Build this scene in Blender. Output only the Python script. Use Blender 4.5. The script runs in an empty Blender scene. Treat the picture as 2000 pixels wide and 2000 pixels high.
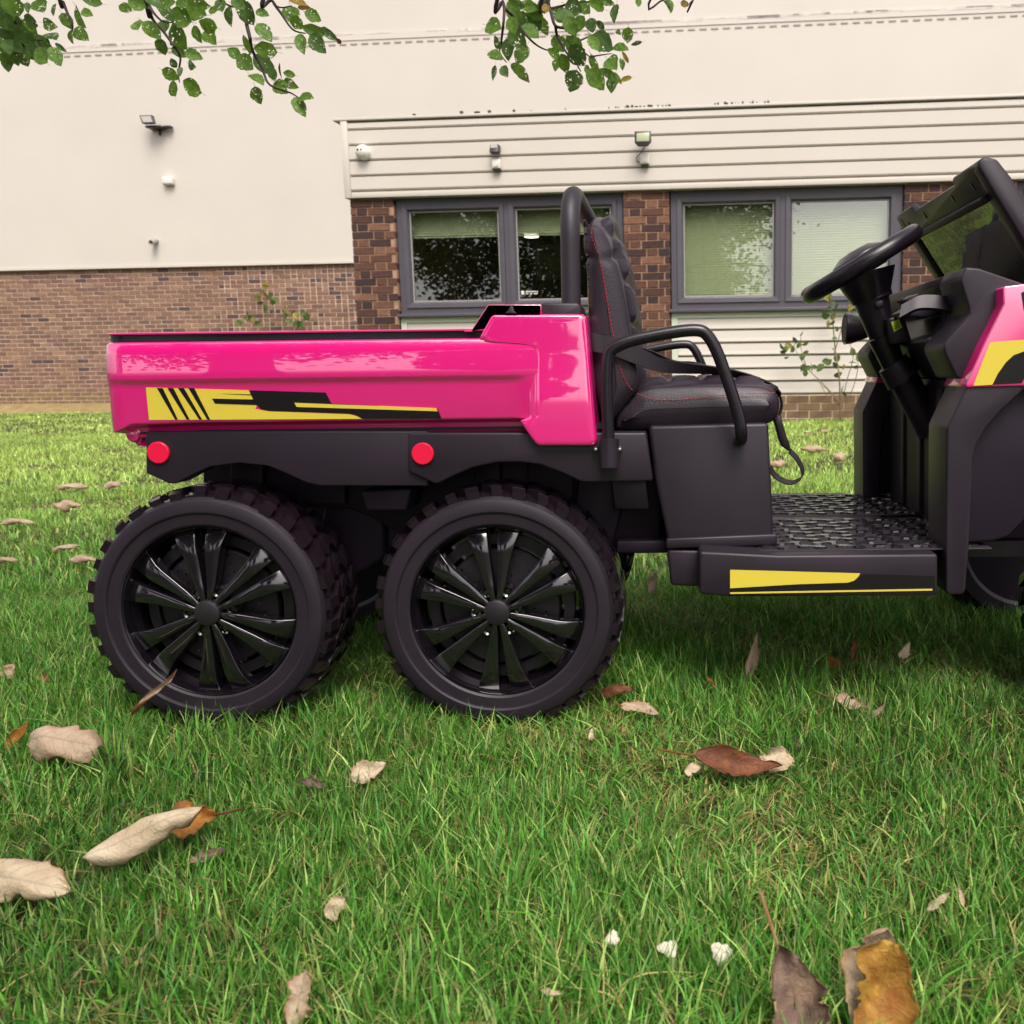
import bpy, bmesh, math, random
import numpy as np
from mathutils import Vector, Matrix
random.seed(7); rng = np.random.default_rng(11)
S = bpy.context.scene
COL = S.collection

# ------------------------------------------------------------------ camera
# photo is the left part of a wider frame: principal point right of the middle (lens shift)
FPX, PX0, PY0 = 1803.0, 1300.0, 1000.0      # focal length and principal point in 2000 px units
PITCH = math.atan((1000 - 728) / FPX)
ROLL = 0.012
CAM_Z = 0.587
Rw = Vector((1, 0, 0)); Fw = Vector((0, math.cos(PITCH), -math.sin(PITCH))); Uw = Vector((0, math.sin(PITCH), math.cos(PITCH)))
R_ = Rw * math.cos(ROLL) - Uw * math.sin(ROLL)
U_ = Uw * math.cos(ROLL) + Rw * math.sin(ROLL)
cam_d = bpy.data.cameras.new('camera'); cam = bpy.data.objects.new('camera', cam_d); COL.objects.link(cam)
cam.matrix_world = Matrix(((R_.x, U_.x, -Fw.x, 0), (R_.y, U_.y, -Fw.y, 0), (R_.z, U_.z, -Fw.z, CAM_Z), (0, 0, 0, 1)))
cam_d.sensor_width = 36; cam_d.lens = FPX / 2000 * 36
cam_d.shift_x = (1000 - PX0) / 2000; cam_d.shift_y = 0
cam_d.clip_start = 0.05; cam_d.clip_end = 2000
cam_d.dof.use_dof = True; cam_d.dof.focus_distance = 1.6; cam_d.dof.aperture_fstop = 11
S.camera = cam

# ------------------------------------------------------------------ sky, sun, exposure
SUN_EL, SUN_AZ = math.radians(55), math.radians(165)    # azimuth clockwise from +Y: behind the camera, to the right
w = bpy.data.worlds.new('World'); S.world = w; w.use_nodes = True
nt = w.node_tree; nt.nodes.clear()
out = nt.nodes.new('ShaderNodeOutputWorld'); bg = nt.nodes.new('ShaderNodeBackground')
sky = nt.nodes.new('ShaderNodeTexSky'); sky.sky_type = 'NISHITA'; sky.sun_disc = False
sky.sun_elevation = SUN_EL; sky.sun_rotation = SUN_AZ; sky.air_density = 1.0; sky.dust_density = 4.0; sky.ozone_density = 1.0
hs = nt.nodes.new('ShaderNodeHueSaturation'); hs.inputs['Saturation'].default_value = 0.12
tc = nt.nodes.new('ShaderNodeTexCoord'); ns = nt.nodes.new('ShaderNodeTexNoise'); ns.inputs['Scale'].default_value = 2.2; ns.inputs['Detail'].default_value = 6
rp = nt.nodes.new('ShaderNodeValToRGB'); rp.color_ramp.elements[0].position = .35; rp.color_ramp.elements[0].color = (.74, .71, .76, 1)
rp.color_ramp.elements[1].position = .65; rp.color_ramp.elements[1].color = (1.14, 1.07, 1.03, 1)
mx = nt.nodes.new('ShaderNodeMix'); mx.data_type = 'RGBA'; mx.blend_type = 'MULTIPLY'; mx.inputs[0].default_value = 1
nt.links.new(sky.outputs[0], hs.inputs['Color']); nt.links.new(tc.outputs['Generated'], ns.inputs['Vector']); nt.links.new(ns.outputs[0], rp.inputs[0])
nt.links.new(hs.outputs[0], mx.inputs[6]); nt.links.new(rp.outputs[0], mx.inputs[7]); nt.links.new(mx.outputs[2], bg.inputs['Color'])
bg.inputs['Strength'].default_value = 0.15
nt.links.new(bg.outputs[0], out.inputs[0])
sd = bpy.data.lights.new('sun', 'SUN'); sd.energy = 1.5; sd.angle = math.radians(30); sd.color = (1, .93, .82)
sun = bpy.data.objects.new('sun', sd); COL.objects.link(sun); sun.location = (3, -4, 12)
sdir = Vector((math.sin(SUN_AZ) * math.cos(SUN_EL), math.cos(SUN_AZ) * math.cos(SUN_EL), math.sin(SUN_EL)))
sun.rotation_euler = sdir.to_track_quat('Z', 'Y').to_euler()
S.view_settings.view_transform = 'Standard'; S.view_settings.look = 'None'; S.view_settings.gamma = 1
S.view_settings.exposure = 0.67; S.view_settings.use_curve_mapping = False
S.render.engine = 'CYCLES'; S.render.resolution_x = S.render.resolution_y = 1024
S.cycles.max_bounces = 8; S.cycles.transparent_max_bounces = 12

# ------------------------------------------------------------------ measuring helpers
C0 = Vector((0, 0, CAM_Z))
def ray(px, py): return Fw + R_ * ((px - PX0) / FPX) + U_ * ((PY0 - py) / FPX)
def at(px, py, Y):                       # point on the upright plane y = Y
    d = ray(px, py); return C0 + d * (Y / d.y)
def gp(px, py, z=0.0):                   # point on the level plane z
    d = ray(px, py); return C0 + d * ((z - CAM_Z) / d.z)
def proj(p):
    v = Vector(p) - C0; f = v.dot(Fw); return (PX0 + FPX * v.dot(R_) / f, PY0 - FPX * v.dot(U_) / f, f)

# ------------------------------------------------------------------ materials
def newmat(name):
    m = bpy.data.materials.new(name); m.use_nodes = True
    return m, m.node_tree, m.node_tree.nodes['Principled BSDF']
def mat(name, col, rough=.5, var=0.0, vscale=6.0, col2=None, bump=0.0, bscale=80.0, coat=0.0, spec=.5, metal=0.0, vor=False, ior=1.5, bdist=.002, rvar=0.0, detail=5, cior=1.6):
    m, t, b = newmat(name); N = t.nodes; L = t.links
    b.inputs['Roughness'].default_value = rough; b.inputs['Metallic'].default_value = metal
    b.inputs['Coat Weight'].default_value = coat; b.inputs['Coat Roughness'].default_value = .02; b.inputs['Coat IOR'].default_value = cior
    b.inputs['Specular IOR Level'].default_value = spec; b.inputs['IOR'].default_value = ior
    b.inputs['Base Color'].default_value = (*col, 1)
    c = N.new('ShaderNodeTexCoord')
    if var > 0 or col2:
        n = N.new('ShaderNodeTexNoise'); n.inputs['Scale'].default_value = vscale; n.inputs['Detail'].default_value = detail; n.inputs['Roughness'].default_value = .6
        L.new(c.outputs['Object'], n.inputs['Vector'])
        r = N.new('ShaderNodeValToRGB'); r.color_ramp.elements[0].position = .32; r.color_ramp.elements[1].position = .68
        a = col2 if col2 else tuple(x * (1 - var) for x in col)
        d = col if col2 else tuple(min(1, x * (1 + var)) for x in col)
        r.color_ramp.elements[0].color = (*a, 1); r.color_ramp.elements[1].color = (*d, 1)
        L.new(n.outputs[0], r.inputs[0]); L.new(r.outputs[0], b.inputs['Base Color'])
    if rvar > 0:
        n3 = N.new('ShaderNodeTexNoise'); n3.inputs['Scale'].default_value = 14; n3.inputs['Detail'].default_value = 6; L.new(c.outputs['Object'], n3.inputs['Vector'])
        mr = N.new('ShaderNodeMapRange'); mr.inputs[3].default_value = max(0.02, rough - rvar); mr.inputs[4].default_value = rough + rvar
        L.new(n3.outputs[0], mr.inputs[0]); L.new(mr.outputs[0], b.inputs['Roughness'])
    if bump > 0:
        n2 = N.new('ShaderNodeTexVoronoi' if vor else 'ShaderNodeTexNoise'); n2.inputs['Scale'].default_value = bscale
        if not vor: n2.inputs['Detail'].default_value = 4
        L.new(c.outputs['Object'], n2.inputs['Vector'])
        bp = N.new('ShaderNodeBump'); bp.inputs['Strength'].default_value = bump; bp.inputs['Distance'].default_value = bdist
        L.new(n2.outputs[0], bp.inputs['Height']); L.new(bp.outputs[0], b.inputs['Normal'])
        if coat > 0: L.new(bp.outputs[0], b.inputs['Coat Normal'])
    return m
M = {}
M['pink'] = mat('pink_gloss_paint', (.86, .008, .235), .25, coat=1.0, bump=.035, bscale=6, bdist=.004, cior=2.6)
M['black_band'] = mat('gloss_black_band', (.016, .012, .018), .18)
M['plastic'] = mat('black_textured_plastic', (.0185, .0115, .0205), .44, spec=.45, var=.28, vscale=5, bump=.12, bscale=900, bdist=.0006, rvar=.06)
M['plastic_dark'] = mat('dark_inner_plastic', (.014, .007, .017), .55, spec=.3, bump=.1, bscale=500, bdist=.0006)
M['plastic_smooth'] = mat('smooth_black_plastic', (.012, .009, .014), .28, rvar=.05)
M['tube'] = mat('satin_black_tube', (.012, .009, .014), .28, rvar=.06)
M['tread_gloss'] = mat('gloss_black_tread', (.018, .014, .02), .13, ior=1.9)
M['mat_base'] = mat('matt_black_floor', (.018, .013, .02), .65)
M['foam'] = mat('grey_foam_sleeve', (.022, .016, .024), .5, var=.08)
M['rubber'] = mat('tyre_plastic', (.0135, .0085, .016), .46, spec=.42, col2=(.023, .0155, .024), vscale=6, bump=.06, bscale=300, bdist=.0008, rvar=.08)
M['tread'] = mat('tread_plastic', (.012, .007, .011), .24, rvar=.08)
M['rim'] = mat('gloss_black_rim', (.007, .005, .008), .09, ior=1.95, rvar=.03)
M['disc'] = mat('brake_disc_black', (.014, .011, .015), .45)
M['leather'] = mat('black_leatherette', (.024, .016, .026), .42, bump=.35, bscale=420, vor=True, bdist=.0008)
M['webbing'] = mat('black_webbing', (.018, .013, .02), .7, bump=.6, bscale=700, bdist=.001)
M['thread'] = mat('red_thread', (.42, .012, .035), .6)
M['reflector'] = mat('red_reflector', (.78, .008, .055), .3, bump=.1, bscale=700, bdist=.0005)
M['yellow'] = mat('yellow_decal', (.72, .58, .065), .3)
M['black_decal'] = mat('black_decal', (.010, .008, .010), .25)
M['steel'] = mat('bright_steel', (.75, .72, .7), .2, metal=1)
M['lime'] = mat('lime_label', (.55, .72, .03), .5)
M['greyprint'] = mat('grey_print', (.18, .25, .03), .6)
M['screen_glass'] = mat('dark_acrylic', (.006, .008, .005), .03, ior=2.1, bump=.05, bscale=18, bdist=.01)
M['cladding'] = mat('cream_cladding', (.61, .565, .50), .45, var=.025, vscale=.8, bump=.02, bscale=6)
M['cladding_back'] = mat('cladding_groove', (.42, .38, .34), .7)
M['flash_grey'] = mat('flashing_grey', (.62, .57, .51), .5, var=.2, vscale=5)
M['slot'] = mat('flashing_slot', (.33, .27, .22), .7)
M['moss'] = mat('dark_moss', (.08, .065, .045), .9, var=.4, vscale=40)
M['green_trim'] = mat('pale_green_trim', (.60, .64, .52), .5)
M['frame'] = mat('charcoal_window_frame', (.085, .078, .095), .45, var=.06)
M['gasket'] = mat('pale_gasket', (.35, .33, .31), .6)
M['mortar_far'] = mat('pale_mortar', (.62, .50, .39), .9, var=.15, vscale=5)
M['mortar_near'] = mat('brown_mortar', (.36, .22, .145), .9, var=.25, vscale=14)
M['white_plastic'] = mat('white_plastic', (.78, .75, .69), .4)
M['lamp_black'] = mat('lamp_black', (.03, .025, .03), .4)
M['lamp_glass'] = mat('lamp_glass', (.42, .46, .28), .12)
M['blind'] = mat('pale_green_blind', (.74, .75, .56), .6)
M['room_dark'] = mat('room_wall', (.34, .29, .24), .8)
M['room_floor'] = mat('room_floor', (.15, .12, .10), .8)
M['soil'] = mat('lawn_soil', (.050, .060, .018), .95, col2=(.028, .024, .012), vscale=7, bump=.5, bscale=60, bdist=.02)
M['bark'] = mat('tree_bark', (.060, .044, .042), .85, var=.35, vscale=20, bump=.6, bscale=30, bdist=.02)
M['twig'] = mat('purple_twig', (.045, .028, .032), .7, var=.3, vscale=40)
M['stemg'] = mat('rose_stem', (.20, .15, .08), .7, var=.2, vscale=30)
M['cap'] = mat('mushroom_cap', (.75, .68, .55), .8, var=.15, vscale=60)
M['stalk'] = mat('mushroom_stalk', (.55, .44, .32), .8)
M['netting'] = mat('black_netting', (.02, .016, .02), .6)
m, t, b = newmat('ceiling_lamp'); b.inputs['Emission Color'].default_value = (1, .9, .78, 1); b.inputs['Emission Strength'].default_value = 3.0; M['lamp_on'] = m
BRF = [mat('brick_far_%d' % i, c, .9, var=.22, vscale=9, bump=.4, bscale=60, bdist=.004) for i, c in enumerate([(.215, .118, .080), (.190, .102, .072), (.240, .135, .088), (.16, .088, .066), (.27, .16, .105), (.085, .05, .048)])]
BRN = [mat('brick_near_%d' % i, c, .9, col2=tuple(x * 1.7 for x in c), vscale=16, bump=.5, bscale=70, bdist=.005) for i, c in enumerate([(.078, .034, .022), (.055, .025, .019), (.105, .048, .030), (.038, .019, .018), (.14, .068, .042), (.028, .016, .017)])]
BRP = [mat('brick_plinth_%d' % i, c, .9, col2=(.25, .17, .07), vscale=10, bump=.4, bscale=60, bdist=.004) for i, c in enumerate([(.16, .09, .06), (.20, .12, .075), (.13, .075, .055)])]
# window glass: clear sheet with mirror reflection by angle
m, t, b = newmat('window_glass'); t.nodes.remove(b); o_ = t.nodes['Material Output']
tr = t.nodes.new('ShaderNodeBsdfTransparent'); gl = t.nodes.new('ShaderNodeBsdfGlossy'); lw = t.nodes.new('ShaderNodeLayerWeight'); pw_ = t.nodes.new('ShaderNodeMath'); pw_.operation = 'POWER'; pw_.inputs[1].default_value = 4.0; fr = t.nodes.new('ShaderNodeMath'); fr.operation = 'MULTIPLY_ADD'; fr.inputs[1].default_value = .75; fr.inputs[2].default_value = .19; ms = t.nodes.new('ShaderNodeMixShader')
lw.inputs['Blend'].default_value = .5; t.links.new(lw.outputs['Facing'], pw_.inputs[0]); t.links.new(pw_.outputs[0], fr.inputs[0])
tr.inputs[0].default_value = (.90, .94, .87, 1); gl.inputs['Roughness'].default_value = .004
t.links.new(fr.outputs[0], ms.inputs[0]); t.links.new(tr.outputs[0], ms.inputs[1]); t.links.new(gl.outputs[0], ms.inputs[2]); t.links.new(ms.outputs[0], o_.inputs[0]); M['glass'] = m
def leafmat(name, attr=None, col=(.1, .2, .03), col2=None, holes=False, transl=.35, vscale=40, rough=.55, bump=0.0, edge=None):
    m, t, b = newmat(name); N = t.nodes; L = t.links; o_ = N['Material Output']
    b.inputs['Roughness'].default_value = rough; b.inputs['Specular IOR Level'].default_value = .3
    tl = N.new('ShaderNodeBsdfTranslucent'); ms = N.new('ShaderNodeMixShader'); ms.inputs[0].default_value = transl
    if attr:
        a = N.new('ShaderNodeAttribute'); a.attribute_name = attr; cs = a.outputs['Color']
    else:
        c = N.new('ShaderNodeTexCoord'); n = N.new('ShaderNodeTexNoise'); n.inputs['Scale'].default_value = vscale; n.inputs['Detail'].default_value = 5
        oi = N.new('ShaderNodeObjectInfo'); vm = N.new('ShaderNodeVectorMath'); vm.operation = 'ADD'
        mu = N.new('ShaderNodeMath'); mu.operation = 'MULTIPLY'; mu.inputs[1].default_value = 7.3; L.new(oi.outputs['Random'], mu.inputs[0])
        L.new(c.outputs['Object'], vm.inputs[0]); L.new(mu.outputs[0], vm.inputs[1]); L.new(vm.outputs[0], n.inputs['Vector'])
        r = N.new('ShaderNodeValToRGB'); r.color_ramp.elements[0].position = .38; r.color_ramp.elements[1].position = .62
        r.color_ramp.elements[0].color = (*(col2 or tuple(x * .6 for x in col)), 1); r.color_ramp.elements[1].color = (*col, 1)
        L.new(n.outputs[0], r.inputs[0]); cs = r.outputs[0]
    if bump:      # dried leaf: midrib and side veins from the leaf's own length/width coordinates, browner rim
        def mth(op, a_, b2=None, c_=None):
            q_ = N.new('ShaderNodeMath'); q_.operation = op
            for k_, z_ in enumerate((a_, b2, c_)):
                if z_ is None: continue
                if isinstance(z_, (int, float)): q_.inputs[k_].default_value = z_
                else: L.new(z_, q_.inputs[k_])
            return q_.outputs[0]
        uv = N.new('ShaderNodeUVMap'); uv.uv_map = 'leaf'; sp = N.new('ShaderNodeSeparateXYZ'); L.new(uv.outputs[0], sp.inputs[0])
        aq = mth('ABSOLUTE', mth('MULTIPLY_ADD', sp.outputs[1], 2.0, -1.0))
        side = mth('ABSOLUTE', mth('SUBTRACT', mth('FRACT', mth('MULTIPLY_ADD', aq, -1.6, mth('MULTIPLY', sp.outputs[0], 8.0))), .5))
        vein = mth('MAXIMUM', mth('LESS_THAN', aq, .045), mth('LESS_THAN', side, .045))
        rimv = mth('MULTIPLY', mth('POWER', aq, 3.0), mth('MULTIPLY_ADD', n.outputs[0], 2.4, -.55)); rimv = mth('MINIMUM', mth('MAXIMUM', rimv, 0.0), 1.0)
        m1 = N.new('ShaderNodeMix'); m1.data_type = 'RGBA'; L.new(rimv, m1.inputs[0]); L.new(cs, m1.inputs[6]); m1.inputs[7].default_value = (*(edge or tuple(x * .35 for x in col)), 1)
        m3 = N.new('ShaderNodeMix'); m3.data_type = 'RGBA'; L.new(mth('MULTIPLY', vein, .38), m3.inputs[0]); L.new(m1.outputs[2], m3.inputs[6]); m3.inputs[7].default_value = (*tuple(x * .45 for x in col), 1); cs = m3.outputs[2]
    if bump:
        n5 = N.new('ShaderNodeTexNoise'); n5.inputs['Scale'].default_value = 130; n5.inputs['Detail'].default_value = 6; n5.inputs['Distortion'].default_value = 1.5; L.new(vm.outputs[0], n5.inputs['Vector'])
        bp = N.new('ShaderNodeBump'); bp.inputs['Strength'].default_value = bump; bp.inputs['Distance'].default_value = .004; L.new(n5.outputs[0], bp.inputs['Height']); L.new(bp.outputs[0], b.inputs['Normal']); L.new(bp.outputs[0], tl.inputs['Normal'])
    L.new(cs, b.inputs['Base Color']); L.new(cs, tl.inputs[0]); L.new(b.outputs[0], ms.inputs[1]); L.new(tl.outputs[0], ms.inputs[2])
    if holes:
        v = N.new('ShaderNodeTexVoronoi'); v.inputs['Scale'].default_value = 11; L.new(vm.outputs[0], v.inputs['Vector'])
        n2 = N.new('ShaderNodeTexNoise'); n2.inputs['Scale'].default_value = 3.5; L.new(vm.outputs[0], n2.inputs['Vector'])
        mm = N.new('ShaderNodeMath'); mm.operation = 'MULTIPLY_ADD'; mm.inputs[1].default_value = 1.5; mm.inputs[2].default_value = -.66; L.new(n2.outputs[0], mm.inputs[0])
        lt = N.new('ShaderNodeMath'); lt.operation = 'LESS_THAN'; L.new(v.outputs['Distance'], lt.inputs[0]); L.new(mm.outputs[0], lt.inputs[1])
        tp = N.new('ShaderNodeBsdfTransparent'); m2 = N.new('ShaderNodeMixShader'); L.new(lt.outputs[0], m2.inputs[0]); L.new(ms.outputs[0], m2.inputs[1]); L.new(tp.outputs[0], m2.inputs[2]); L.new(m2.outputs[0], o_.inputs[0])
    else: L.new(ms.outputs[0], o_.inputs[0])
    return m
M['grass'] = leafmat('grass_blades', attr='Col', transl=.3, rough=.45)
M['leaf_a'] = leafmat('tree_leaf_green', col=(.16, .30, .04), col2=(.10, .20, .035), holes=True, vscale=5, transl=.45)
M['leaf_b'] = leafmat('tree_leaf_dark', col=(.11, .205, .045), col2=(.07, .14, .036), holes=True, vscale=5, transl=.4)
M['leaf_c'] = leafmat('tree_leaf_bright', col=(.19, .34, .04), col2=(.11, .23, .03), holes=True, vscale=5, transl=.5)
M['leaf_y'] = leafmat('tree_leaf_yellow', col=(.42, .26, .03), col2=(.25, .20, .03), holes=True, vscale=5, transl=.4)
M['leaf_brown'] = leafmat('tree_leaf_brown', col=(.20, .09, .025), transl=.3)
M['crown'] = leafmat('crown_leaves', col=(.06, .12, .022), col2=(.035, .07, .018), transl=.3, vscale=2)
M['rose'] = leafmat('rose_leaf', col=(.13, .20, .05), col2=(.07, .13, .035), transl=.3, vscale=4)
M['rose_y'] = leafmat('rose_leaf_yellow', col=(.38, .30, .06), col2=(.2, .2, .05), transl=.3, vscale=4)
M['dry_pale'] = leafmat('dry_leaf_pale', col=(.58, .45, .325), col2=(.46, .335, .225), transl=.2, vscale=25, bump=.55, edge=(.34, .15, .05))
M['dry_cream'] = leafmat('dry_leaf_cream', col=(.70, .59, .42), col2=(.58, .46, .31), transl=.2, vscale=25, bump=.55, edge=(.40, .22, .09))
M['dry_orange'] = leafmat('dry_leaf_orange', col=(.50, .22, .035), col2=(.22, .085, .025), transl=.25, vscale=45, bump=.55)
M['dry_yellow'] = leafmat('dry_leaf_yellow', col=(.62, .36, .07), col2=(.36, .15, .03), transl=.25, vscale=40, bump=.55)
M['dry_brown'] = leafmat('dry_leaf_brown', col=(.27, .105, .045), col2=(.14, .052, .03), transl=.2, vscale=40, bump=.55)
M['dry_grey'] = leafmat('dry_leaf_grey', col=(.36, .25, .17), col2=(.14, .09, .08), transl=.2, vscale=35, bump=.55)

# ------------------------------------------------------------------ object helpers
WP = {}
def root(name, loc, label, cat, group=None):
    o = bpy.data.objects.new(name, None); COL.objects.link(o); o.location = loc; o.empty_display_size = .05
    WP[o] = Vector(loc); tag(o, label, cat, group); return o
def tag(o, label=None, cat=None, group=None, kind=None):
    if label: o['label'] = label
    if cat: o['category'] = cat
    if group: o['group'] = group
    if kind: o['kind'] = kind
    return o
def link(name, me, parent=None, loc=(0, 0, 0)):
    o = bpy.data.objects.new(name, me); COL.objects.link(o)
    p = WP[parent] if parent else Vector((0, 0, 0))
    WP[o] = Vector(loc); o.parent = parent; o.location = Vector(loc) - p
    return o
def mk(name, verts, faces, mats, parent=None, bevel=0, seg=2, smooth=True, ang=35, fmi=None, recalc=True, origin=None, limit=35):
    """verts in world coordinates -> one object whose origin is its middle"""
    vs = [Vector(v) for v in verts]
    if origin is None:
        lo = [min(v[i] for v in vs) for i in range(3)]; hi = [max(v[i] for v in vs) for i in range(3)]
        origin = Vector([(a + c) / 2 for a, c in zip(lo, hi)])
    origin = Vector(origin)
    me = bpy.data.meshes.new(name); me.from_pydata([v - origin for v in vs], [], faces)
    if not isinstance(mats, (list, tuple)): mats = [mats]
    for mm in mats: me.materials.append(mm)
    if fmi: 
        for p, i in zip(me.polygons, fmi): p.material_index = i
    if recalc:
        bm = bmesh.new(); bm.from_mesh(me); bmesh.ops.recalc_face_normals(bm, faces=bm.faces); bm.to_mesh(me); bm.free()
    if smooth:
        me.shade_smooth(); me.set_sharp_from_angle(angle=math.radians(ang))
    o = link(name, me, parent, origin)
    if bevel > 0:
        bv = o.modifiers.new('bevel', 'BEVEL'); bv.width = bevel; bv.segments = seg; bv.limit_method = 'ANGLE'; bv.angle_limit = math.radians(limit); bv.harden_normals = False
        if smooth: me.set_sharp_from_angle(angle=math.radians(180)) 
    return o
def prism_geo(pts3, dY):
    n = len(pts3); v = [Vector(p) for p in pts3] + [Vector(p) + Vector((0, dY, 0)) for p in pts3]
    f = [list(range(n)), list(range(2 * n - 1, n - 1, -1))] + [[i, (i + 1) % n, n + (i + 1) % n, n + i] for i in range(n)]
    return v, f
def prism(name, px, Y0, Y1, ma, parent, bevel=.004, seg=2, Yref=None, limit=35):
    Yr = Y0 if Yref is None else Yref
    pts = []
    for p in px:
        q = at(p[0], p[1], Yr); pts.append(Vector((q.x, Y0, q.z)))
    v, f = prism_geo(pts, Y1 - Y0)
    return mk(name, v, f, ma, parent, bevel, seg, limit=limit)
def box_geo(lo, hi):
    x0, y0, z0 = lo; x1, y1, z1 = hi
    v = [(x0, y0, z0), (x1, y0, z0), (x1, y1, z0), (x0, y1, z0), (x0, y0, z1), (x1, y0, z1), (x1, y1, z1), (x0, y1, z1)]
    f = [[0, 3, 2, 1], [4, 5, 6, 7], [0, 1, 5, 4], [1, 2, 6, 5], [2, 3, 7, 6], [3, 0, 4, 7]]
    return v, f
def catmull(pts, n=8):
    P = [Vector(p) for p in pts]; out = []
    for i in range(len(P) - 1):
        p0 = P[max(i - 1, 0)]; p1 = P[i]; p2 = P[i + 1]; p3 = P[min(i + 2, len(P) - 1)]
        for k in range(n):
            s = k / n
            out.append(.5 * ((2 * p1) + (p2 - p0) * s + (2 * p0 - 5 * p1 + 4 * p2 - p3) * s * s + (3 * p1 - p0 - 3 * p2 + p3) * s ** 3))
    out.append(P[-1]); return out
def fillet(pts, r, n=8):
    P = [Vector(p) for p in pts]; out = [P[0]]
    for i in range(1, len(P) - 1):
        a = (P[i - 1] - P[i]); c = (P[i + 1] - P[i]); ra = min(r, a.length * .48); rc = min(r, c.length * .48)
        s = P[i] + a.normalized() * ra; e = P[i] + c.normalized() * rc
        for k in range(n + 1):
            u = k / n; out.append((1 - u) ** 2 * s + 2 * u * (1 - u) * P[i] + u * u * e)
    out.append(P[-1]); return out
def tube_geo(path, rad, n=12, base=0):
    P = [Vector(p) for p in path]; m_ = len(P); R = rad if isinstance(rad, (list, tuple)) else [rad] * m_
    v = []; f = []; T0 = (P[1] - P[0]).normalized(); N0 = T0.orthogonal().normalized()
    for i in range(m_):
        T = (P[min(i + 1, m_ - 1)] - P[max(i - 1, 0)]).normalized()
        N0 = (N0 - T * N0.dot(T)).normalized(); B = T.cross(N0)
        for k in range(n):
            a = 2 * math.pi * k / n; v.append(P[i] + (N0 * math.cos(a) + B * math.sin(a)) * R[i])
    for i in range(m_ - 1):
        for k in range(n):
            f.append([base + i * n + k, base + i * n + (k + 1) % n, base + (i + 1) * n + (k + 1) % n, base + (i + 1) * n + k])
    f.append([base + k for k in range(n)][::-1]); f.append([base + (m_ - 1) * n + k for k in range(n)])
    return v, f
def tube(name, path, rad, ma, parent, n=14):
    v, f = tube_geo(path, rad, n); return mk(name, v, f, ma, parent, ang=50)
def ribbon(name, path, wv, th, ma, parent):
    """flat strap: path points, width vector per point (or one), thickness"""
    P = [Vector(p) for p in path]; v = []; f = []; m_ = len(P)
    for i in range(m_):
        T = (P[min(i + 1, m_ - 1)] - P[max(i - 1, 0)]).normalized(); W = Vector(wv[i]) if isinstance(wv, list) else Vector(wv)
        N_ = T.cross(W).normalized() * th / 2
        v += [P[i] + W / 2 + N_, P[i] - W / 2 + N_, P[i] - W / 2 - N_, P[i] + W / 2 - N_]
    for i in range(m_ - 1):
        for k in range(4): f.append([i * 4 + k, i * 4 + (k + 1) % 4, i * 4 + 4 + (k + 1) % 4, i * 4 + 4 + k])
    f += [[3, 2, 1, 0], [m_ * 4 - 4, m_ * 4 - 3, m_ * 4 - 2, m_ * 4 - 1]]
    return mk(name, v, f, ma, parent, ang=40)
def lathe_geo(prof, n=64, axis='Y', closed=False):
    v = []; f = []; k = len(prof)
    for i in range(n):
        a = 2 * math.pi * i / n
        for r, y in prof: v.append(Vector((r * math.cos(a), y, r * math.sin(a))))
    for i in range(n):
        j = (i + 1) % n
        for q in range(k - 1 + (1 if closed else 0)): f.append([i * k + q, i * k + (q + 1) % k, j * k + (q + 1) % k, j * k + q])
    return v, f
def merge(*gs):
    V = []; Fc = []
    for v, f in gs:
        b_ = len(V); V += list(v); Fc += [[i + b_ for i in q] for q in f]
    return V, Fc

# ================================================================== GROUND
HX = lambda x, y: 0.0
def ground_z(x, y):
    t_ = min(1, max(0, (y - 4.0) / 4.5)); s_ = min(1, max(0, (x + 3.2) / 1.5)); t_ = t_ * t_ * (3 - 2 * t_)
    return .10 * t_ * s_ + .012 * math.sin(x * 1.7 + .4) * math.sin(y * 1.3)* min(1, max(0, (y - 2.6)))
xs = sorted(set([-400, -120, -50, -25] + list(np.arange(-14, 10.01, .4)) + [25, 50, 120, 400])); ys = sorted(set([-400, -120, -40, -15] + list(np.arange(-6, 18.01, .4)) + [40, 120, 400]))
v = [(x, y, ground_z(x, y)) for y in ys for x in xs]; nx = len(xs)
f = [[j * nx + i, j * nx + i + 1, (j + 1) * nx + i + 1, (j + 1) * nx + i] for j in range(len(ys) - 1) for i in range(nx - 1)]
lawn = mk('lawn', v, f, M['soil'], recalc=False, origin=(0, 0, 0)); tag(lawn, 'mown lawn ground under the grass', 'ground', kind='structure')

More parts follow.
